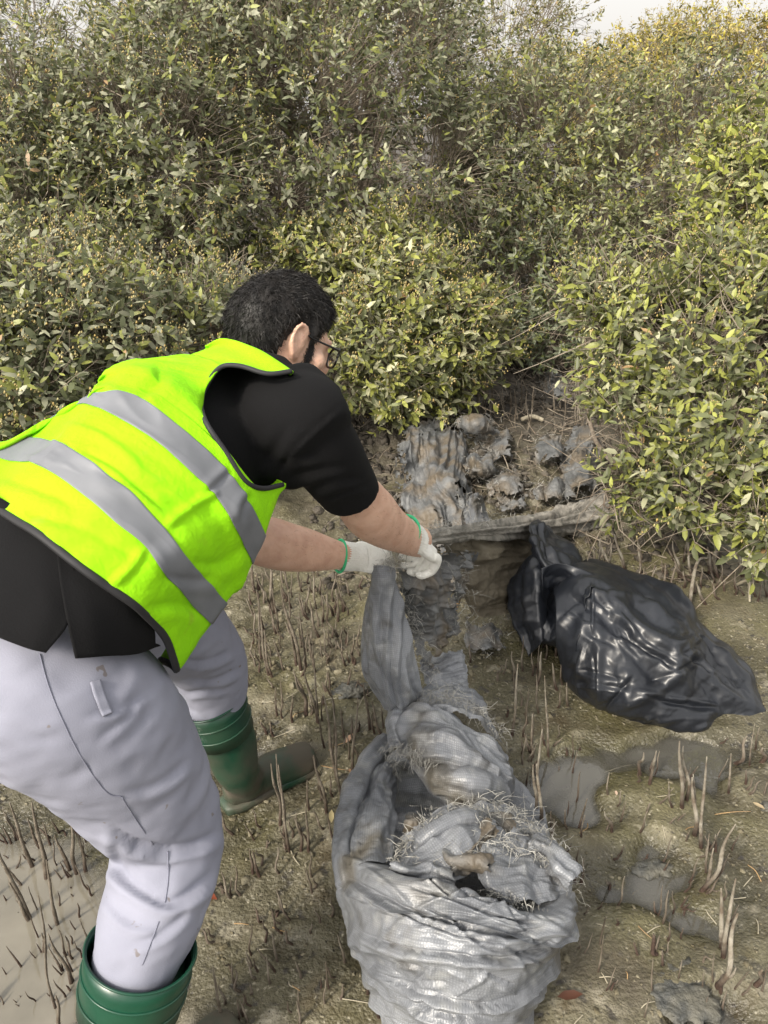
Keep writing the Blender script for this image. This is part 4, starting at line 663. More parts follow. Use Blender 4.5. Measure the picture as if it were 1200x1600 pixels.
cloth('tarp_fold', [[(540, 1440, .16), (600, 1470, .24), (700, 1490, .28), (800, 1480, .26), (880, 1440, .16)], [(548, 1462, .14), (605, 1505, .22), (700, 1530, .27), (800, 1525, .23), (872, 1475, .13)], [(560, 1490, .11), (610, 1545, .17), (700, 1575, .22), (790, 1575, .16), (850, 1520, .09)], [(580, 1510, .07), (625, 1565, .13), (700, 1600, .17), (780, 1600, .11), (835, 1550, .05)]], 60, 90, T, tarp, .008, 8, 3, [(1.4, 16, .006)], bulge=.020, folds=HF_)
cloth('tarp_fold', [[(532, 1375, .22), (590, 1395, .30), (680, 1420, .33), (790, 1430, .31), (895, 1385, .22)], [(530, 1400, .20), (590, 1430, .29), (680, 1460, .33), (790, 1470, .31), (893, 1415, .19)], [(538, 1425, .17), (595, 1470, .25), (680, 1498, .30), (790, 1505, .28), (885, 1450, .16)], [(548, 1445, .14), (602, 1492, .21), (690, 1515, .26), (790, 1520, .24), (875, 1470, .12)]], 60, 100, T, tarp, .008, 9, 4, [(1.45, 14, .008), (.9, 10, .003)], bulge=.024, folds=HF_)
cloth('tarp_fold', [[(535, 1330, .25), (600, 1345, .33), (650, 1370, .345), (760, 1398, .34), (845, 1424, .30), (893, 1390, .24)], [(532, 1352, .24), (600, 1375, .325), (660, 1400, .345), (760, 1425, .335), (845, 1440, .29), (894, 1402, .23)], [(532, 1385, .22), (600, 1412, .30), (670, 1435, .33), (760, 1450, .32), (845, 1455, .27), (893, 1418, .20)]], 46, 100, T, tarp, .007, 9, 5, [(1.35, 18, .007)], bulge=.024, folds=HF_)
# left roll and band climbing to the knot
def roll(name, secs, seed, amp=.005, n=60, na=40):
    a = crom(np.array([(p_, q_, GD(q_, z_), r1, r2) for p_, q_, z_, r1, r2 in secs], float), n); v, f = tubeloft(P(a[:, 0], a[:, 1], a[:, 2]), a[:, 3]*a[:, 2]/FPX, a[:, 4], na); c = P(a[:, 0], a[:, 1], a[:, 2]); k = np.minimum(np.arange(len(v))//na, n-1); nn = nrm(v-c[k])
    th_ = np.tile(np.linspace(0, 2*np.pi, na, endpoint=False), n+1)[:len(v)]; al = k/n; h = amp*1.2*facets(v, 9, 4, seed)+amp*.5*np.sin(th_*5+al*6+2*noise(v, 6, seed))+amp*.8*wrinkle(v, 14, seed+9)
    v = v+nn*h[:, None]; uv = np.stack([th_*.05, al*.5], -1); return obj(name, make_mesh(name, v, f, uv=uv), T, tarp)
roll('tarp_roll', [(604, 1160, .13, 10, .012), (575, 1195, .15, 17, .022), (552, 1250, .18, 19, .026), (540, 1310, .21, 17, .026), (541, 1365, .22, 15, .024), (556, 1410, .2, 12, .02)], 21)
cloth('tarp_fold', [[(580, 1200, .14), (605, 1190, .15), (622, 1195, .12)], [(562, 1250, .18), (595, 1240, .20), (618, 1245, .14)], [(550, 1310, .22), (585, 1305, .25), (612, 1305, .19)], [(548, 1360, .25), (580, 1360, .29), (612, 1355, .26)]], 60, 34, T, tarp, .006, 10, 6, [(.2, 16, .005)], bulge=.01, swap=True)
# folds lying in the hollow
cloth('tarp_fold', [[(615, 1345, .24), (650, 1310, .27), (690, 1285, .28), (725, 1270, .27)], [(625, 1355, .28), (665, 1325, .30), (705, 1298, .30), (745, 1280, .27)], [(640, 1368, .29), (690, 1350, .30), (735, 1325, .29), (760, 1300, .26)], [(660, 1385, .26), (705, 1378, .28), (740, 1362, .27), (756, 1330, .25)]], 50, 60, T, tarp, .006, 11, 7, [(.8, 16, .005)])
cloth('tarp_fold', [[(640, 1320, .27), (670, 1285, .29), (715, 1265, .28), (750, 1275, .25)], [(648, 1325, .28), (680, 1298, .31), (720, 1280, .295), (752, 1285, .26)], [(655, 1330, .26), (690, 1308, .28), (725, 1292, .27), (752, 1293, .25)]], 24, 50, T, tarp, .004, 12, 17, bulge=.012)
cloth('tarp_fold', [[(740, 1330, .26), (790, 1300, .25), (840, 1320, .22), (890, 1365, .2)], [(742, 1355, .29), (790, 1335, .29), (840, 1350, .26), (893, 1375, .22)], [(750, 1385, .30), (795, 1375, .31), (845, 1380, .285), (895, 1385, .23)], [(790, 1410, .29), (820, 1412, .30), (850, 1412, .28), (893, 1395, .23)]], 54, 70, T, tarp, .007, 11, 8, [(.5, 20, .006)], ragged=.03, holes=.35)
cloth('tarp_fold', [[(690, 1275, .22), (750, 1262, .20), (810, 1275, .16), (860, 1310, .12)], [(700, 1290, .25), (755, 1282, .24), (815, 1300, .20), (868, 1335, .15)], [(720, 1305, .25), (765, 1302, .25), (820, 1325, .22), (880, 1360, .17)]], 40, 70, T, tarp, .008, 12, 9, [(.4, 20, .006)], ragged=.05, holes=.3)
# knot between heap and hands
cloth('tarp_fold', [[(606, 1110, .20), (650, 1090, .24), (700, 1105, .24), (745, 1140, .19), (790, 1180, .13)], [(610, 1140, .20), (655, 1125, .27), (705, 1140, .27), (755, 1170, .22), (800, 1205, .13)], [(622, 1165, .17), (660, 1165, .25), (710, 1180, .26), (760, 1205, .21), (803, 1235, .11)], [(640, 1185, .13), (670, 1200, .2), (715, 1215, .21), (760, 1235, .16), (800, 1258, .07)]], 60, 80, T, tarp, .011, 9, 10, [(1.0, 13, .008)], bulge=.012)
cloth('tarp_fold', [[(640, 1192, .21), (690, 1188, .24), (740, 1195, .23), (790, 1215, .16)], [(655, 1215, .20), (700, 1212, .25), (745, 1218, .24), (797, 1235, .15)], [(675, 1240, .17), (710, 1245, .20), (750, 1248, .19), (797, 1252, .11)], [(700, 1260, .11), (725, 1265, .13), (755, 1264, .12), (790, 1262, .07)]], 44, 66, T, tarp, .006, 10, 11, [(.6, 16, .004)], bulge=.01)
cloth('tarp_fold', [[(606, 1108, .20), (622, 1095, .24), (640, 1090, .24)], [(604, 1140, .20), (618, 1130, .24), (634, 1128, .22)], [(608, 1170, .17), (622, 1165, .20), (640, 1165, .18)]], 40, 24, T, tarp, .005, 12, 12, bulge=.006)
cloth('tarp_fold', [[(640, 1090, .20), (690, 1065, .20), (735, 1080, .16), (755, 1100, .1)], [(645, 1105, .24), (695, 1090, .25), (740, 1105, .2), (770, 1130, .12)], [(650, 1118, .22), (700, 1112, .25), (745, 1130, .2), (785, 1160, .11)]], 34, 56, T, tarp, .009, 12, 13, ragged=.05)
# the pleated piece hanging from the near glove (d given)
cloth('tarp_fold', [[(585, 890, 1.86), (592, 884, 1.835), (602, 884, 1.83), (612, 890, 1.85)], [(570, 945, 1.90), (585, 940, 1.83), (610, 940, 1.83), (630, 950, 1.88)], [(564, 1005, 1.93), (585, 1000, 1.84), (618, 1000, 1.84), (645, 1010, 1.9)], [(568, 1055, 1.95), (592, 1058, 1.86), (628, 1055, 1.86), (657, 1060, 1.93)], [(592, 1092, 1.96), (615, 1100, 1.90), (638, 1098, 1.91), (660, 1088, 1.95)], [(600, 1108, 1.97), (620, 1122, 1.94), (640, 1118, 1.95), (658, 1105, 1.97)]], 90, 80, T, tarp, .004, 10, 14, [(.12, 26, .007), (-.3, 17, .006)], asz=False, swap=True)
# netted sheet drooping behind the hands
cloth('tarp_fold', [[(612, 880, 1.88), (650, 868, 1.90), (700, 862, 2.02), (745, 850, 2.2)], [(622, 930, 1.98), (660, 925, 2.0), (705, 910, 2.12), (735, 895, 2.25)], [(635, 985, 2.08), (665, 975, 2.12), (700, 960, 2.2), (722, 945, 2.28)], [(655, 1050, 2.08), (680, 1030, 2.15), (705, 1000, 2.25), (715, 980, 2.32)]], 80, 70, R_, tarp, .014, 11, 15, [(.2, 18, .012)], asz=False, ragged=.08, holes=.28)
cloth('tarp_fold', [[(655, 1030, 2.10), (685, 1015, 2.13), (725, 1010, 2.18)], [(660, 1070, 2.05), (690, 1060, 2.06), (730, 1050, 2.12)], [(665, 1100, 2.02), (695, 1095, 2.03), (735, 1085, 2.08)]], 40, 40, T, tarp, .010, 12, 16, asz=False, ragged=.08)
# twisted stretch pulled taut to the far end
a = crom(np.array([(655, 846, 1.86, 8, .014), (690, 838, 2.02, 9, .014), (740, 832, 2.30, 10, .018), (790, 828, 2.62, 12, .025), (840, 822, 2.90, 14, .03), (890, 815, 3.1, 18, .045), (935, 806, 3.22, 26, .06), (945, 803, 3.25, 20, .04)], float), 90)
v, f = tubeloft(P(a[:, 0], a[:, 1], a[:, 2]), a[:, 3]*a[:, 2]/FPX, a[:, 4], 40); k = np.minimum(np.arange(len(v))//40, 89); th_ = np.tile(np.linspace(0, 2*np.pi, 40, endpoint=False), 91)[:len(v)]; nn = nrm(v-P(a[:, 0], a[:, 1], a[:, 2])[k])
v = v+nn*((a[k, 3]*a[k, 2]/FPX)*(.30*np.sin(th_*5+k*.06+1.5*noise(v, 7, 3))+.22*np.sin(th_*11-k*.07)+.30*wrinkle(np.stack([k*.02, th_*.35], -1), 5, 4)))[:, None]; twist = obj('twisted_tarp', make_mesh('twisted_tarp', v, f, uv=np.stack([th_*.05, k*.015], -1)), mat('dirty_twist', (.13, .125, .11), .6, (.32, .30, .265), 30, bump=.6, bscale=90), tarp)
cloth('tarp_fold', [[(690, 842, 2.04), (740, 842, 2.32), (790, 838, 2.62), (835, 832, 2.88)], [(700, 875, 2.2), (745, 880, 2.42), (790, 878, 2.65), (830, 870, 2.85)], [(715, 915, 2.38), (750, 925, 2.5), (790, 925, 2.62), (822, 915, 2.75)], [(735, 955, 2.5), (760, 960, 2.55), (790, 960, 2.58), (815, 950, 2.62)]], 60, 60, mat('wet_brown_sheet', (.085, .072, .05), .5, (.15, .13, .095), 8, bump=.4, bscale=60), tarp, .010, 7, 18, [(1.3, 8, .008)], asz=False)
# crumpled scraps stuffed into the hollow
for k in range(13):
    cx, cy = hr.uniform(640, 870), hr.uniform(1275, 1375); cz = .20+.09*(cy-1275)/100+hr.uniform(-.02, .03); an = hr.uniform(-1, 1.2); lx, ly = hr.uniform(28, 60), hr.uniform(12, 24); ca_, sa_ = math.cos(an), math.sin(an)
    rows_ = [[(cx+u*lx*ca_-w_*ly*sa_+hr.normal()*4, cy+u*lx*sa_*.8+w_*ly*ca_+hr.normal()*4, cz+.03*(1-w_*w_)+hr.normal()*.008) for u in (-1, -.4, .3, 1)] for w_ in (-1, 0, 1)]
    cloth('tarp_scrap', rows_, 18, 34, T if k % 3 else R_, tarp, .008, 14, 200+k, ragged=.10, lowf=True); fray([(a, b, c+.01) for a, b, c in rows_[0]], 50, .035, .006, 300+k, (.1, -.2, .3))
# frayed edges
for pts, n, ln, sp, bias in [([(655, 1092, .25), (700, 1085, .27), (745, 1110, .21), (785, 1150, .14)], 420, .05, .010, (.3, -.2, .2)), ([(612, 1165, .20), (650, 1178, .25), (690, 1182, .26)], 320, .04, .008, (-.2, -.5, -.3)), ([(600, 1165, .17), (612, 1195, .16), (618, 1205, .15)], 120, .05, .008, (-.2, -.4, -.4)),
                             ([(700, 1270, .27), (760, 1262, .25), (820, 1285, .21), (880, 1350, .18)], 520, .055, .012, (.1, -.2, .2)), ([(615, 1340, .28), (645, 1305, .30), (690, 1275, .30)], 130, .045, .006, (-.3, -.2, .3)), ([(745, 1335, .30), (790, 1320, .31), (850, 1345, .28), (895, 1380, .24)], 260, .05, .010, (.2, -.2, .1)), ([(760, 1395, .31), (800, 1412, .31), (850, 1420, .29)], 120, .035, .008, (0, -.3, -.3))]: fray(pts, n, ln, sp, len(fib)+3, bias)
fray(P(*np.array([(612, 875, 1.86), (625, 905, 1.92), (640, 950, 2.0), (650, 1000, 2.03), (668, 1055, 2.02)], float).T), 420, .05, .016, 41, px=False); fray(P(*np.array([(640, 870, 1.93), (700, 880, 2.08), (720, 930, 2.2), (700, 990, 2.18)], float).T), 320, .05, .025, 42, px=False)
fray(P(*np.array([(880, 800, 3.05), (930, 790, 3.18), (940, 825, 3.18)], float).T), 260, .10, .02, 43, (.1, -.2, -.6), px=False); fray(P(*np.array([(665, 822, 1.92), (700, 818, 2.06), (745, 815, 2.3), (790, 812, 2.6)], float).T), 220, .03, .006, 44, px=False)
fray(P(*np.array([(598, 884, 1.83), (612, 878, 1.83), (628, 872, 1.84)], float).T), 160, .035, .008, 45, px=False)
v, f = join(fib); tag(obj('frayed_fibres', make_mesh('frayed_fibres', v, f), M['fibre'], tarp), kind='stuff')
# ------------------------------------------------------------------ black rubbish bag
bag = tag(empty('rubbish_bag', G(1000, 1120)), 'large crumpled black plastic rubbish bag lying open on the wet mud', 'rubbish bag')
def plastic(name, rows, nr, nc, amp, freq, seed, asz=True, pl=None, jit=.012):
    rr = zrows(rows) if asz else rows; r_ = np.random.default_rng(seed); g_ = patch(rr, nr, nc); V = P(g_[..., 0], g_[..., 1], g_[..., 2]); N = gnorm(V); N *= np.sign(np.sum(N*nrm(np.array([0, 0, HC])-V), -1).mean())
    i = np.arange(nr)[:, None]/(nr-1); j = np.arange(nc)[None]/(nc-1); ed = np.clip(np.minimum(i, 1-i)*np.ones_like(j)*9, 0, 1)*np.clip(np.minimum(j, 1-j)*np.ones_like(i)*9, .15, 1)
    h = amp*2.6*facets(V, freq*.55, 3, seed)+amp*1.1*facets(V, freq*1.4, 3, seed+20)+amp*.10*wrinkle(V, freq*3, seed+40, 2)
    uv = guv(V)
    for (ang, f, a) in (pl or []): h = h+pleat(V, uv, ang, f, a, seed+int(f))
    v = (V+N*(h*ed)[..., None]).reshape(-1, 3); n = N.reshape(-1, 3)
    for pl_, w_, dp, bl in BF: v = fold(v, n, pl_, w_*1.3, dp*.7, bl*.4)
    for pl_, w_, dp, bl in BR: v = fold(v, n, pl_, w_, dp, bl)
    v[:, 2] = np.maximum(v[:, 2], .003); return sheet(name, v.reshape(nr, nc, 3), M['bag'], bag, .0016)
BF = [([(922, 925), (960, 950), (1010, 985), (1065, 1012)], 9, -.030, -.02), ([(922, 925), (915, 960), (905, 1000), (880, 1010)], 8, -.016, -.012), ([(925, 930), (935, 1000), (930, 1075), (958, 1105)], 7, -.012, -.008), ([(1065, 1012), (1055, 1050), (1040, 1070), (958, 1105)], 7, -.016, -.01), ([(1065, 1012), (1075, 1040), (1120, 1090), (1140, 1125)], 7, .012, .008), ([(1085, 985), (1120, 1025), (1170, 1090)], 7, .012, .012), ([(985, 930), (1000, 960), (1055, 990)], 7, .012, .008), ([(1010, 910), (1030, 955), (1080, 970)], 7, -.010, -.006), ([(935, 1075), (985, 1070), (1035, 1060)], 6, .010, .008), ([(880, 1040), (910, 1070), (915, 1090)], 7, .012, .01), ([(1070, 1143), (1110, 1128), (1180, 1112)], 5, .008, .008), ([(975, 1000), (1005, 1040), (1030, 1065)], 8, .016, .01)]
BR = []
for _ in range(70):
    x0, y0 = hr.uniform(865, 1150), hr.uniform(890, 1130); tx, ty = ((1192, 1112) if hr.random() < .45 else (925, 925) if hr.random() < .6 else (x0+hr.normal()*60, y0+hr.normal()*60)); l0 = hr.uniform(40, 110); dl = math.hypot(tx-x0, ty-y0)+1e-3; ux, uy = (tx-x0)/dl, (ty-y0)/dl
    BR.append(([(x0, y0), (x0+ux*l0*.5+hr.normal()*5, y0+uy*l0*.5+hr.normal()*5), (x0+ux*l0, y0+uy*l0)], hr.uniform(2.2, 5), hr.uniform(.003, .009)*hr.choice([1, -1]), hr.uniform(.001, .005)))
plastic('bag_body', [[(860, 925, -.02), (920, 880, -.02), (980, 895, -.02), (1060, 930, -.02), (1120, 985, -.02), (1160, 1030, -.02), (1196, 1108, -.01)],
                     [(862, 915, .16), (915, 882, .20), (975, 892, .20), (1045, 930, .16), (1095, 985, .10), (1140, 1025, .07), (1196, 1109, .012)],
                     [(866, 925, .24), (912, 895, .27), (965, 905, .27), (1025, 942, .235), (1080, 995, .16), (1130, 1040, .10), (1196, 1111, .014)],
                     [(868, 955, .24), (918, 935, .285), (965, 955, .27), (1020, 995, .235), (1070, 1018, .19), (1125, 1065, .10), (1195, 1113, .012)],
                     [(868, 995, .18), (915, 990, .24), (965, 1015, .22), (1015, 1042, .19), (1065, 1050, .155), (1120, 1085, .08), (1194, 1115, .010)],
                     [(872, 1030, .10), (908, 1045, .16), (960, 1068, .155), (1015, 1085, .135), (1068, 1092, .10), (1122, 1105, .05), (1193, 1117, .008)],
                     [(880, 1060, .04), (912, 1082, .085), (958, 1103, .08), (1012, 1118, .07), (1068, 1127, .05), (1128, 1123, .025), (1192, 1119, .006)],
                     [(888, 1075, .0), (915, 1100, .0), (956, 1118, .0), (1012, 1134, .0), (1070, 1147, .0), (1140, 1139, .0), (1191, 1122, .0)]], 150, 190, .011, 8, 31)
plastic('bag_mouth', [[(905, 905, .06), (885, 930, .05), (870, 960, .05), (860, 985, .05)], [(880, 880, .2), (862, 915, .16), (852, 950, .12), (850, 990, .10)], [(850, 868, .29), (842, 905, .25), (840, 950, .18), (846, 1005, .09)], [(826, 870, .26), (818, 910, .21), (816, 960, .13), (830, 1020, .03)], [(806, 900, .17), (799, 930, .13), (803, 965, .08), (826, 1026, .01)], [(812, 905, .12), (806, 930, .08), (812, 965, .03), (835, 1022, -.01)]], 90, 80, .008, 11, 33, pl=[(1.57, 16, .010)])
plastic('bag_neck', [[(912, 880, .20), (895, 850, .20), (868, 835, .19), (850, 825, .18)], [(905, 888, .26), (880, 860, .28), (856, 838, .27), (842, 812, .27)], [(880, 895, .28), (858, 868, .31), (845, 845, .32), (829, 818, .31)], [(850, 900, .26), (838, 875, .30), (831, 850, .31), (827, 830, .31)], [(838, 910, .22), (832, 880, .26), (832, 855, .27), (834, 840, .27)]], 70, 70, .007, 12, 35, pl=[(1.57, 18, .009)])
plastic('bag_lip', [[(846, 888, .31), (870, 880, .32), (900, 886, .31), (935, 900, .30)], [(848, 915, .26), (872, 912, .25), (898, 915, .28), (928, 927, .30)], [(848, 945, .18), (872, 950, .15), (896, 945, .20), (918, 952, .265)], [(846, 975, .14), (868, 985, .125), (890, 980, .175), (910, 990, .235)], [(842, 1003, .08), (866, 1010, .08), (884, 1012, .12), (900, 1018, .18)]], 70, 70, .009, 12, 37)
# ------------------------------------------------------------------ rags left in the mud behind
def rag(label, outline, seed, n=60, mt=R_, amp=.016, ragged=.26, holes=None, group='muddy rags behind the hands'):
    rows = [[(px, py, ztr(*G(px, py, .1)[:2])+z_) for px, py, z_ in r] for r in outline]; e_ = tag(empty('torn_sheet', G(*outline[len(outline)//2][0][:2])), label, 'torn sheet', group)
    o, V = cloth('sheet', rows, n, n, mt, e_, amp, 7, seed, [(.2, 9, amp*.5)], ragged=ragged, holes=holes, swap=True, lowf=True); fb = len(fib); Vf = V.reshape(-1, 3); fray(Vf[rng.integers(0, len(Vf), 40)], 140, .05, .02, seed+7, px=False); v, f = fib.pop(); tag(obj('frayed_fibres', make_mesh('frayed_fibres', v, f), M['fibre'], e_), kind='stuff')
rag('long grey muddy sheet draped down the bank below the flowering bush', [[(635, 640, .07), (660, 632, .09), (690, 642, .08), (725, 650, .06)], [(620, 700, .08), (660, 690, .08), (695, 700, .06), (735, 700, .03)], [(615, 750, .05), (655, 745, .06), (695, 750, .09), (735, 755, .03)], [(620, 805, .02), (665, 808, .07), (705, 805, .06), (745, 795, .02)], [(640, 860, .01), (680, 865, .05), (715, 860, .05), (750, 845, .02)]], 61, 100)
rag('grey torn sheet hanging at the edge of the green bush', [[(905, 660, .12), (925, 655, .16), (945, 670, .12)], [(880, 700, .08), (905, 695, .14), (945, 715, .1)], [(878, 745, .04), (905, 740, .12), (935, 750, .08)], [(890, 780, .02), (910, 785, .08), (930, 780, .05)]], 62, 60)
rag('small bluish rag peaking upright beside the twisted tarp', [[(735, 775, .12), (745, 768, .16), (755, 775, .12)], [(728, 795, .06), (745, 790, .12), (760, 795, .06)], [(722, 822, .01), (742, 824, .05), (768, 820, .02)]], 63, 36, T, .012, .05)
rag('dark draped rag under the shaded bush at the back of the gap', [[(835, 585, .10), (865, 580, .18), (900, 600, .12)], [(835, 605, .06), (865, 602, .14), (900, 615, .1)], [(845, 628, .02), (870, 628, .08), (905, 632, .04)]], 64, 46)
rag('crumpled grey strip running along the top of the muddy bank', [[(700, 648, .08), (740, 645, .10), (775, 660, .06)], [(705, 662, .10), (745, 662, .12), (780, 675, .08)], [(710, 680, .02), (745, 682, .04), (785, 688, .02)]], 65, 50)
rag('muddy grey scrap half buried where the bank is bare', [[(838, 680, .06), (855, 670, .10), (880, 685, .08)], [(832, 705, .04), (855, 700, .08), (885, 705, .05)], [(840, 730, .0), (860, 732, .03), (880, 725, .02)]], 66, 40)
rag('flat mud soaked scrap of sheet on the bank under the far glove', [[(760, 735, .03), (790, 730, .05), (815, 742, .03)], [(758, 755, .02), (790, 752, .06), (820, 760, .03)], [(765, 775, .0), (795, 776, .03), (822, 772, .0)]], 67, 40)
rr0 = np.random.default_rng(8)
for k, (cx, cy, nm) in enumerate([(770, 700, 'small crumpled rag beside the long draped sheet'), (800, 790, 'thin wet scrap just behind the twisted tarp'), (745, 725, 'grey shred on the slope between two larger rags'), (860, 765, 'crinkled scrap near the frayed end of the twist'), (700, 905, 'muddy shred in the hollow behind the gloves'), (760, 990, 'brown stained shred lying on mud left of the bag mouth'), (905, 715, 'dull scrap caught at the foot of the green bush')]):
    lx, ly = rr0.uniform(22, 38), rr0.uniform(14, 26); rag(nm, [[(cx+u*lx+rr0.normal()*4, cy+w_*ly+rr0.normal()*4, .02+.05*(1-u*u)*(1-w_*w_*.5)*rr0.uniform(.4, 1.2)) for u in (-1, 0, 1)] for w_ in (-1, 0, 1)], 500+k, 34)
# ------------------------------------------------------------------ breathing roots
RM = []
for k in range(14):
    r_ = np.random.default_rng(100+k); b1 = r_.normal(size=2)*.06; b2 = r_.normal(size=2)*.13; pts = [(0, 0, -.10), (0, 0, 0), (b1[0], b1[1], .35), (b2[0]*.8, b2[1]*.8, .7), (b2[0], b2[1], 1.0)]
    v, f = tube(pts, [.062, .058, .050, .040, .016], 16, 7); v = v*np.array([1, 1, 1])+.012*np.stack([noise(v, 7, k), noise(v, 7, k+40), 0*v[:, 0]], -1); RM.append((v, f))
mass = []
def broot(px, py, tx, ty, wpx, label, group, kind='root', var=None, stuff=False):
    """base pixel on the mud gives the spot; tip pixel gives height and lean"""
    b = GT(px, py, 2); d0 = proj(b)[2]; 
    # tip: on the vertical plane through the base facing the camera
    dyc = (ty-800)/FPX; dt = b[1]/(CT-dyc*ST); tip = P(tx, ty, dt); r_ = wpx*.31/FPX*d0; L_ = np.linalg.norm(tip-b); v, f = RM[rng.integers(14) if var is None else var]
    ax_ = nrm(tip-b); s1 = nrm(np.cross(ax_, [0, 1, .2])); s2 = np.cross(ax_, s1); k = r_/.058
    q = s1[None]*(v[:, :1]*k)+s2[None]*(v[:, 1:2]*k)+ax_[None]*(v[:, 2:]*L_)
    if stuff: mass.append((q+b, f)); return
    o = obj('breathing_root', make_mesh('breathing_root', q, f), M[kind]); o.location = tuple(b); 
    hh = tip[2]-b[2]; w1 = 'tall' if hh > .16 else 'medium' if hh > .08 else 'short'; lean = math.degrees(math.acos(min(1, max(-1, ax_[2])))); w2 = 'leaning' if lean > 22 else 'upright'; w3 = 'thick' if r_ > .0055 else 'thin'
    return tag(o, f'{w1} {w3} {w2} {label}', 'breathing root', group)
ZN = {'A': ('dark breathing root in the mud between green boot and tarp', 'roots between boot and tarp'), 'B': ('grey breathing root standing in the pale water behind the near boot', 'roots in the pale pool'), 'C': ('pale breathing root in the wet mud before the rubbish bag', 'roots before the rubbish bag'), 'D': ('brown breathing root sprouting beside the knotted part of the tarp', 'roots beside the tarp knot'), 'E': ('breathing root stub crowded under the bright green bush', 'roots under the green bush'), 'F': ('breathing root in the trampled mud between the two boots and the heap', 'roots in trampled mud'), 'H': ('breathing root under the arms behind the far boot', 'roots under the arms')}
def rt(z_, px, py, tx, ty, w_=7, kind='root', var=None, stuff=False): broot(px, py, tx, ty, w_, ZN[z_][0], ZN[z_][1], kind, var, stuff)
for q in [(420, 1055, 416, 958, 7), (425, 1058, 422, 988, 7), (463, 1040, 455, 975, 8), (470, 1045, 452, 920, 9), (478, 1042, 468, 960, 7), (493, 1050, 487, 1005, 6), (496, 1125, 486, 1045, 8), (498, 1130, 492, 1000, 6), (475, 1090, 468, 1045, 7), (478, 1118, 466, 1050, 11), (433, 1118, 432, 1075, 6), (457, 1128, 454, 1085, 7), (441, 1122, 438, 1092, 6), (416, 1148, 415, 1128, 9), (427, 1150, 424, 1128, 7), (528, 1220, 502, 1085, 9), (536, 1252, 518, 1105, 8), (540, 1158, 535, 1112, 7), (552, 1160, 549, 1125, 6), (578, 1140, 568, 1070, 8), (585, 1145, 582, 1118, 6), (556, 1175, 552, 1145, 7), (551, 1210, 556, 1090, 8), (515, 1075, 513, 1050, 7), (545, 1075, 548, 1048, 7), (540, 1040, 536, 1020, 6), (560, 1195, 558, 1150, 6), (510, 1270, 503, 1180, 9), (520, 1245, 515, 1215, 6), (483, 1265, 482, 1220, 7), (600, 1155, 592, 1100, 8), (507, 1170, 500, 1120, 6), (520, 1190, 521, 1150, 6), (405, 1050, 400, 1012, 6), (398, 1160, 396, 1140, 7)]: rt('A', *q)
for q in [(424, 930, 418, 880, 8), (430, 958, 420, 872, 10), (398, 925, 396, 885, 8), (404, 922, 402, 890, 8), (412, 985, 405, 925, 7), (482, 912, 481, 900, 6), (502, 930, 500, 905, 7), (520, 962, 516, 930, 8), (482, 968, 476, 940, 7), (536, 955, 530, 918, 10), (500, 1000, 494, 940, 8), (432, 990, 428, 955, 8), (455, 950, 453, 925, 6), (393, 945, 390, 925, 6), (552, 1035, 550, 990, 7), (565, 920, 566, 905, 7), (447, 940, 444, 915, 6), (541, 1005, 540, 975, 7), (395, 1005, 393, 990, 6), (472, 925, 470, 905, 5)]: rt('H', *q)
for q in [(75, 1385, 48, 1260, 13), (55, 1365, 18, 1255, 11), (65, 1330, 45, 1280, 9), (110, 1365, 100, 1305, 10), (122, 1370, 105, 1280, 12), (134, 1365, 118, 1290, 10), (18, 1320, 10, 1290, 7), (52, 1450, 5, 1320, 13), (58, 1452, 10, 1380, 11), (42, 1400, 20, 1355, 9), (5, 1430, -8, 1385, 13), (92, 1455, 75, 1345, 10), (165, 1300, 125, 1255, 13), (112, 1540, 82, 1455, 10), (88, 1580, 55, 1410, 7), (75, 1495, 62, 1465, 8), (15, 1590, 3, 1555, 22), (100, 1620, 82, 1555, 12), (30, 1370, 28, 1345, 6), (118, 1500, 105, 1468, 8)]: rt('B', *q)
for q in [(1000, 1210, 1003, 1168, 9), (1015, 1225, 1028, 1170, 9), (1065, 1262, 1072, 1158, 11), (1072, 1250, 1082, 1165, 10), (1068, 1235, 1062, 1195, 7), (1085, 1305, 1095, 1222, 13), (1095, 1325, 1110, 1195, 10), (1092, 1300, 1090, 1215, 9), (1050, 1262, 1055, 1225, 6), (955, 1300, 948, 1265, 8), (1138, 1240, 1145, 1182, 7), (1150, 1192, 1178, 1158, 11), (1165, 1225, 1168, 1205, 7), (1190, 1190, 1196, 1165, 12), (1118, 1330, 1120, 1300, 8), (1110, 1325, 1108, 1305, 7), (1096, 1392, 1165, 1290, 12), (1103, 1390, 1118, 1330, 11), (1128, 1480, 1132, 1400, 14), (1130, 1495, 1158, 1392, 13), (1122, 1540, 1170, 1440, 16), (1125, 1552, 1145, 1500, 10), (1180, 1540, 1196, 1510, 14), (1043, 1470, 1044, 1440, 6), (1064, 1466, 1065, 1450, 5), (908, 1380, 914, 1345, 9), (898, 1380, 896, 1340, 8), (952, 1395, 950, 1370, 9), (1025, 1490, 1028, 1480, 14), (1036, 1508, 1037, 1492, 8), (995, 1490, 998, 1478, 8), (905, 1180, 904, 1168, 6), (1005, 1340, 1010, 1333, 8), (880, 1330, 890, 1320, 7)]: rt('C', *q, 'oldroot')
for q in [(800, 1150, 812, 1035, 8), (838, 1240, 850, 1140, 8), (832, 1180, 836, 1120, 7), (846, 1285, 848, 1200, 11), (838, 1270, 842, 1195, 10), (855, 1195, 852, 1058, 6), (828, 1175, 826, 1150, 8), (815, 1178, 812, 1155, 7), (865, 1315, 868, 1290, 8), (838, 1070, 842, 1018, 9), (870, 1078, 868, 1040, 8), (885, 1183, 886, 1170, 7), (735, 1035, 738, 1010, 6), (792, 1120, 795, 1100, 7), (860, 1300, 862, 1270, 7)]: rt('D', *q, 'oldroot')
r_ = np.random.default_rng(5)
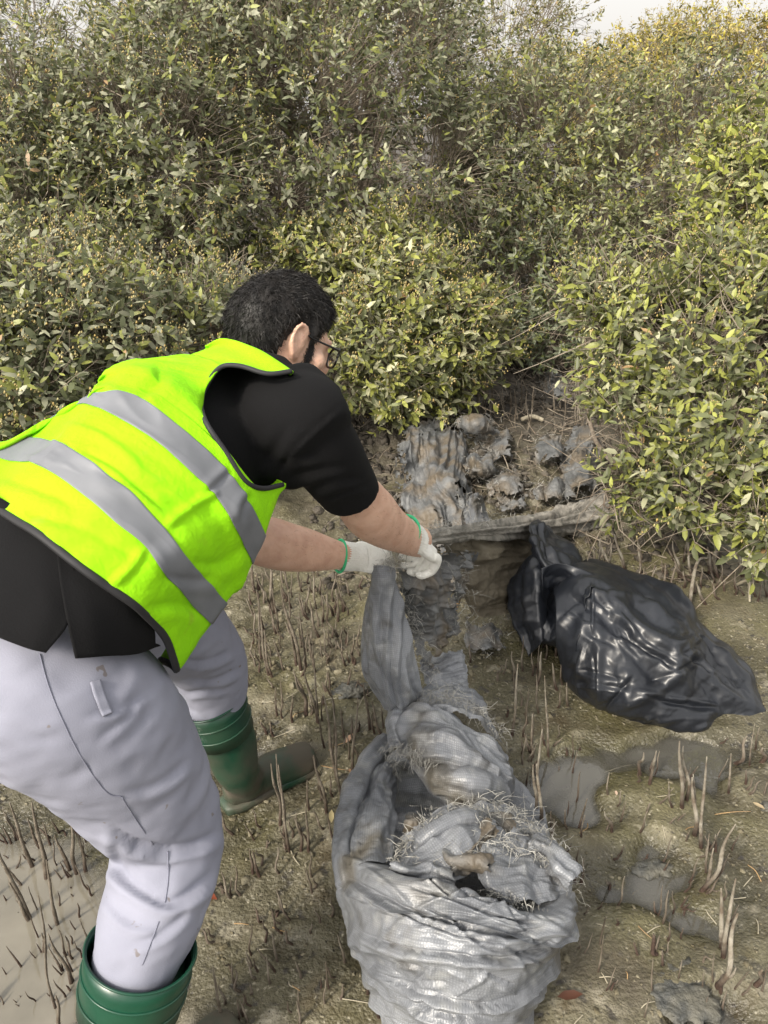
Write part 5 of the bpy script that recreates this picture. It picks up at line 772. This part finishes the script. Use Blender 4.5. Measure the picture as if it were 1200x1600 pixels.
for k in range(70):
    px = r_.uniform(935, 1200); py = 905-.10*(px-935)+r_.uniform(-25, 45)+(px > 1080)*15; hgt = r_.uniform(18, 62)*(1 if py < 905 else .6); rt('E', px, py, px+r_.normal()*9, py-hgt, r_.uniform(5, 9), 'oldroot')
for k in range(70):
    px = r_.uniform(330, 590); py = r_.uniform(1290, 1600)
    if (px-230)/(1.0) < (1600-py)*.0+90: continue
    rt('F', px, py, px+r_.normal()*5-(600-px)*.03, py-r_.uniform(12, 40), r_.uniform(5, 9), stuff=k > 18)
for q in [(350, 1600, 335, 1512, 9), (373, 1595, 368, 1560, 7), (415, 1470, 414, 1435, 7), (395, 1365, 390, 1330, 9), (438, 1290, 428, 1190, 9), (444, 1310, 436, 1175, 9), (452, 1330, 440, 1200, 8), (386, 1245, 392, 1200, 11), (376, 1250, 379, 1225, 9), (470, 1330, 467, 1270, 8), (482, 1330, 478, 1262, 8), (447, 1325, 441, 1290, 7), (592, 1590, 585, 1540, 9), (468, 1600, 466, 1550, 6)]: rt('F', *q)
for k in range(360):
    z_, (xa, xb), (ya, yb) = [('A', (385, 600), (1000, 1280)), ('H', (390, 565), (895, 1030)), ('C', (900, 1195), (1160, 1590)), ('D', (770, 900), (1010, 1340)), ('B', (5, 150), (1300, 1590))][k % 5]; px, py = r_.uniform(xa, xb), r_.uniform(ya, yb)
    if z_ == 'A' and px < 500 and 1120 < py: continue
    if z_ == 'D' and py > 1080 and px < 810+(py > 1250)*70: continue
    rt(z_, px, py, px+r_.normal()*4+(px-600)*.03, py-abs(r_.normal())*22-10, r_.uniform(4, 7), 'oldroot' if z_ in 'CD' else 'root', stuff=k > 45)
# a tangle of fine roots and litter over the bank
tn_ = 900; tx_ = r_.uniform(-.15, 1.15, tn_); ty_ = r_.uniform(2.4, 4.9, tn_); ta_ = np.stack([tx_, ty_, terrain(tx_, ty_)+.005], -1); an_ = r_.uniform(0, 6.28, tn_); ll = r_.uniform(.04, .22, tn_); tb_ = ta_+np.stack([np.cos(an_)*ll, np.sin(an_)*ll, np.abs(r_.normal(size=tn_))*.03], -1)
v, f = bundle(ta_, tb_, r_.uniform(.0012, .004, tn_), np.full(tn_, .001), r_.uniform(.005, .03, tn_), r_); tag(obj('root_litter', make_mesh('root_litter', v, f), M['twig']), 'tangle of fine dead roots and twigs strewn over the dark bank', 'litter', kind='stuff')
# the dim thicket of stems at the back of the gap
for k in range(46):
    px = r_.uniform(700, 920); py = r_.uniform(628, 668); broot(px, py, px+r_.normal()*4, py-r_.uniform(20, 60), r_.uniform(3, 5), '', '', stuff=True)
v, f = join(mass); tag(obj('root_stubs', make_mesh('root_stubs', v, f), M['root']), 'scattered small breathing root stubs and thin stems dotting the mud', 'root stubs', kind='stuff')
# ------------------------------------------------------------------ sticks, leaves and scraps on the mud
def stick(px, label, r, kind='stick', zoff=.004, name='stick', group=None):
    pts = np.array([GT(a, b)+np.array([0, 0, zoff+(c if c else 0)]) for a, b, c in px]); v, f = tube(pts-pts[0], r, 20, 7); o = obj(name, make_mesh(name, v, f), M[kind]); o.location = tuple(pts[0]); tag(o, label, 'stick', group)
stick([(680, 1000, .01), (700, 985, .03), (716, 970, .10), (722, 930, .17), (730, 895, .20)], 'curved ochre stick standing beside the drooping netted sheet', [.009, .008, .006, .004])
stick([(815, 662, .02), (832, 660, .03), (848, 661, .02)], 'short pale stick on the dark mud bank', [.012, .012, .011], 'pale')
stick([(1150, 915, .0), (1165, 925, .04), (1170, 945, .01)], 'bent pale root loop beside the green bush', [.006, .006, .004], 'pale'); stick([(1075, 960, .0), (1080, 920, .10), (1100, 905, .09)], 'hooked brown root above the rubbish bag', [.007, .006, .003], 'oldroot')
for k in range(46):
    px, py = (r_.uniform(360, 560), r_.uniform(1020, 1600)) if k % 2 else (r_.uniform(900, 1190), r_.uniform(1180, 1600))
    a = r_.uniform(0, 6.28); l = r_.uniform(18, 60); stick([(px, py, 0), (px+l*.5*math.cos(a)+r_.normal()*3, py+l*.3*math.sin(a), .002), (px+l*math.cos(a), py+l*.5*math.sin(a), 0)], ('straw coloured' if k % 3 else 'brown')+(' long' if l > 40 else ' short')+' thin twig lying on the mud '+('between boot and tarp' if k % 2 else 'before the rubbish bag'), [.0012, .0012, .0008], 'pale' if k % 3 else 'stick', .003, 'twig', 'twigs on the mud')
def fleaf(px, py, col, label, s_=.035, kind='fallen_leaf'):
    b = GT(px, py, 2); a = rng.uniform(0, 6.28); v, f = leaf_geo(np.zeros((1, 3)), nrm(np.array([[math.cos(a), math.sin(a), .15]])), np.array([[.1, 0, 1.]]), np.array([s_]), np.array([s_*.45]), np.array([.15])); o = obj(kind, make_mesh(kind, v, f, col=np.repeat([col], 8, 0)), M['leaf']); o.location = (b[0], b[1], b[2]+.006); tag(o, label, 'leaf')
fleaf(540, 1162, (.62, .40, .27), 'pinkish fallen leaf on the mud by the boot toe'); fleaf(545, 1202, (.45, .27, .17), 'brown fallen leaf beside tall twin roots'); fleaf(340, 1408, (.22, .06, .03), 'dark red fallen leaf beside the trouser knee', .04); fleaf(962, 1238, (.70, .52, .40), 'pale pink fallen leaf on the wet mud', .02); fleaf(870, 1560, (.10, .045, .03), 'dark maroon fallen leaf near the heap', .05); fleaf(5, 1552, (.75, .40, .18), 'orange fallen leaf at the pool edge', .05); fleaf(518, 1290, (.42, .36, .2), 'tan fallen leaf in trampled mud'); fleaf(1175, 1255, (.5, .4, .25), 'yellowish fallen leaf in the shallow film of water'); fleaf(140, 1305, (.48, .36, .2), 'tan fallen leaf at the shore of the pale pool', .04)
def clod(px, py, sx, sz, label, kind='darkmud'):
    b = GT(px, py, 2); v, f = ball((0, 0, 0), (sx, sx*.8, sz), 22); v = v*(1+.45*fbm(v, 22, 3, int(px)))[:, None]; v = v*(1+.25*noise(v, 110, 3)+.15*noise(v, 260, 4))[:, None]; o = obj('mud_clod', make_mesh('mud_clod', v, f), M[kind]); o.location = (b[0], b[1], b[2]); tag(o, label, 'mud clod')
clod(905, 1222, .035, .010, 'black mud clod on the rim of the small grey pool'); clod(1015, 1362, .04, .010, 'blackish mud lip above the round pool'); clod(1065, 1545, .06, .009, 'black tarry mud patch near the leaning pale roots'); clod(545, 1080, .05, .018, 'dark grey mud clod beside the hanging tarp', 'darkmud'); clod(510, 1000, .04, .02, 'grey crumbled mud clod among the roots', 'clod'); clod(1195, 1262, .02, .015, 'small round dark clod in the shallow film', 'darkmud')
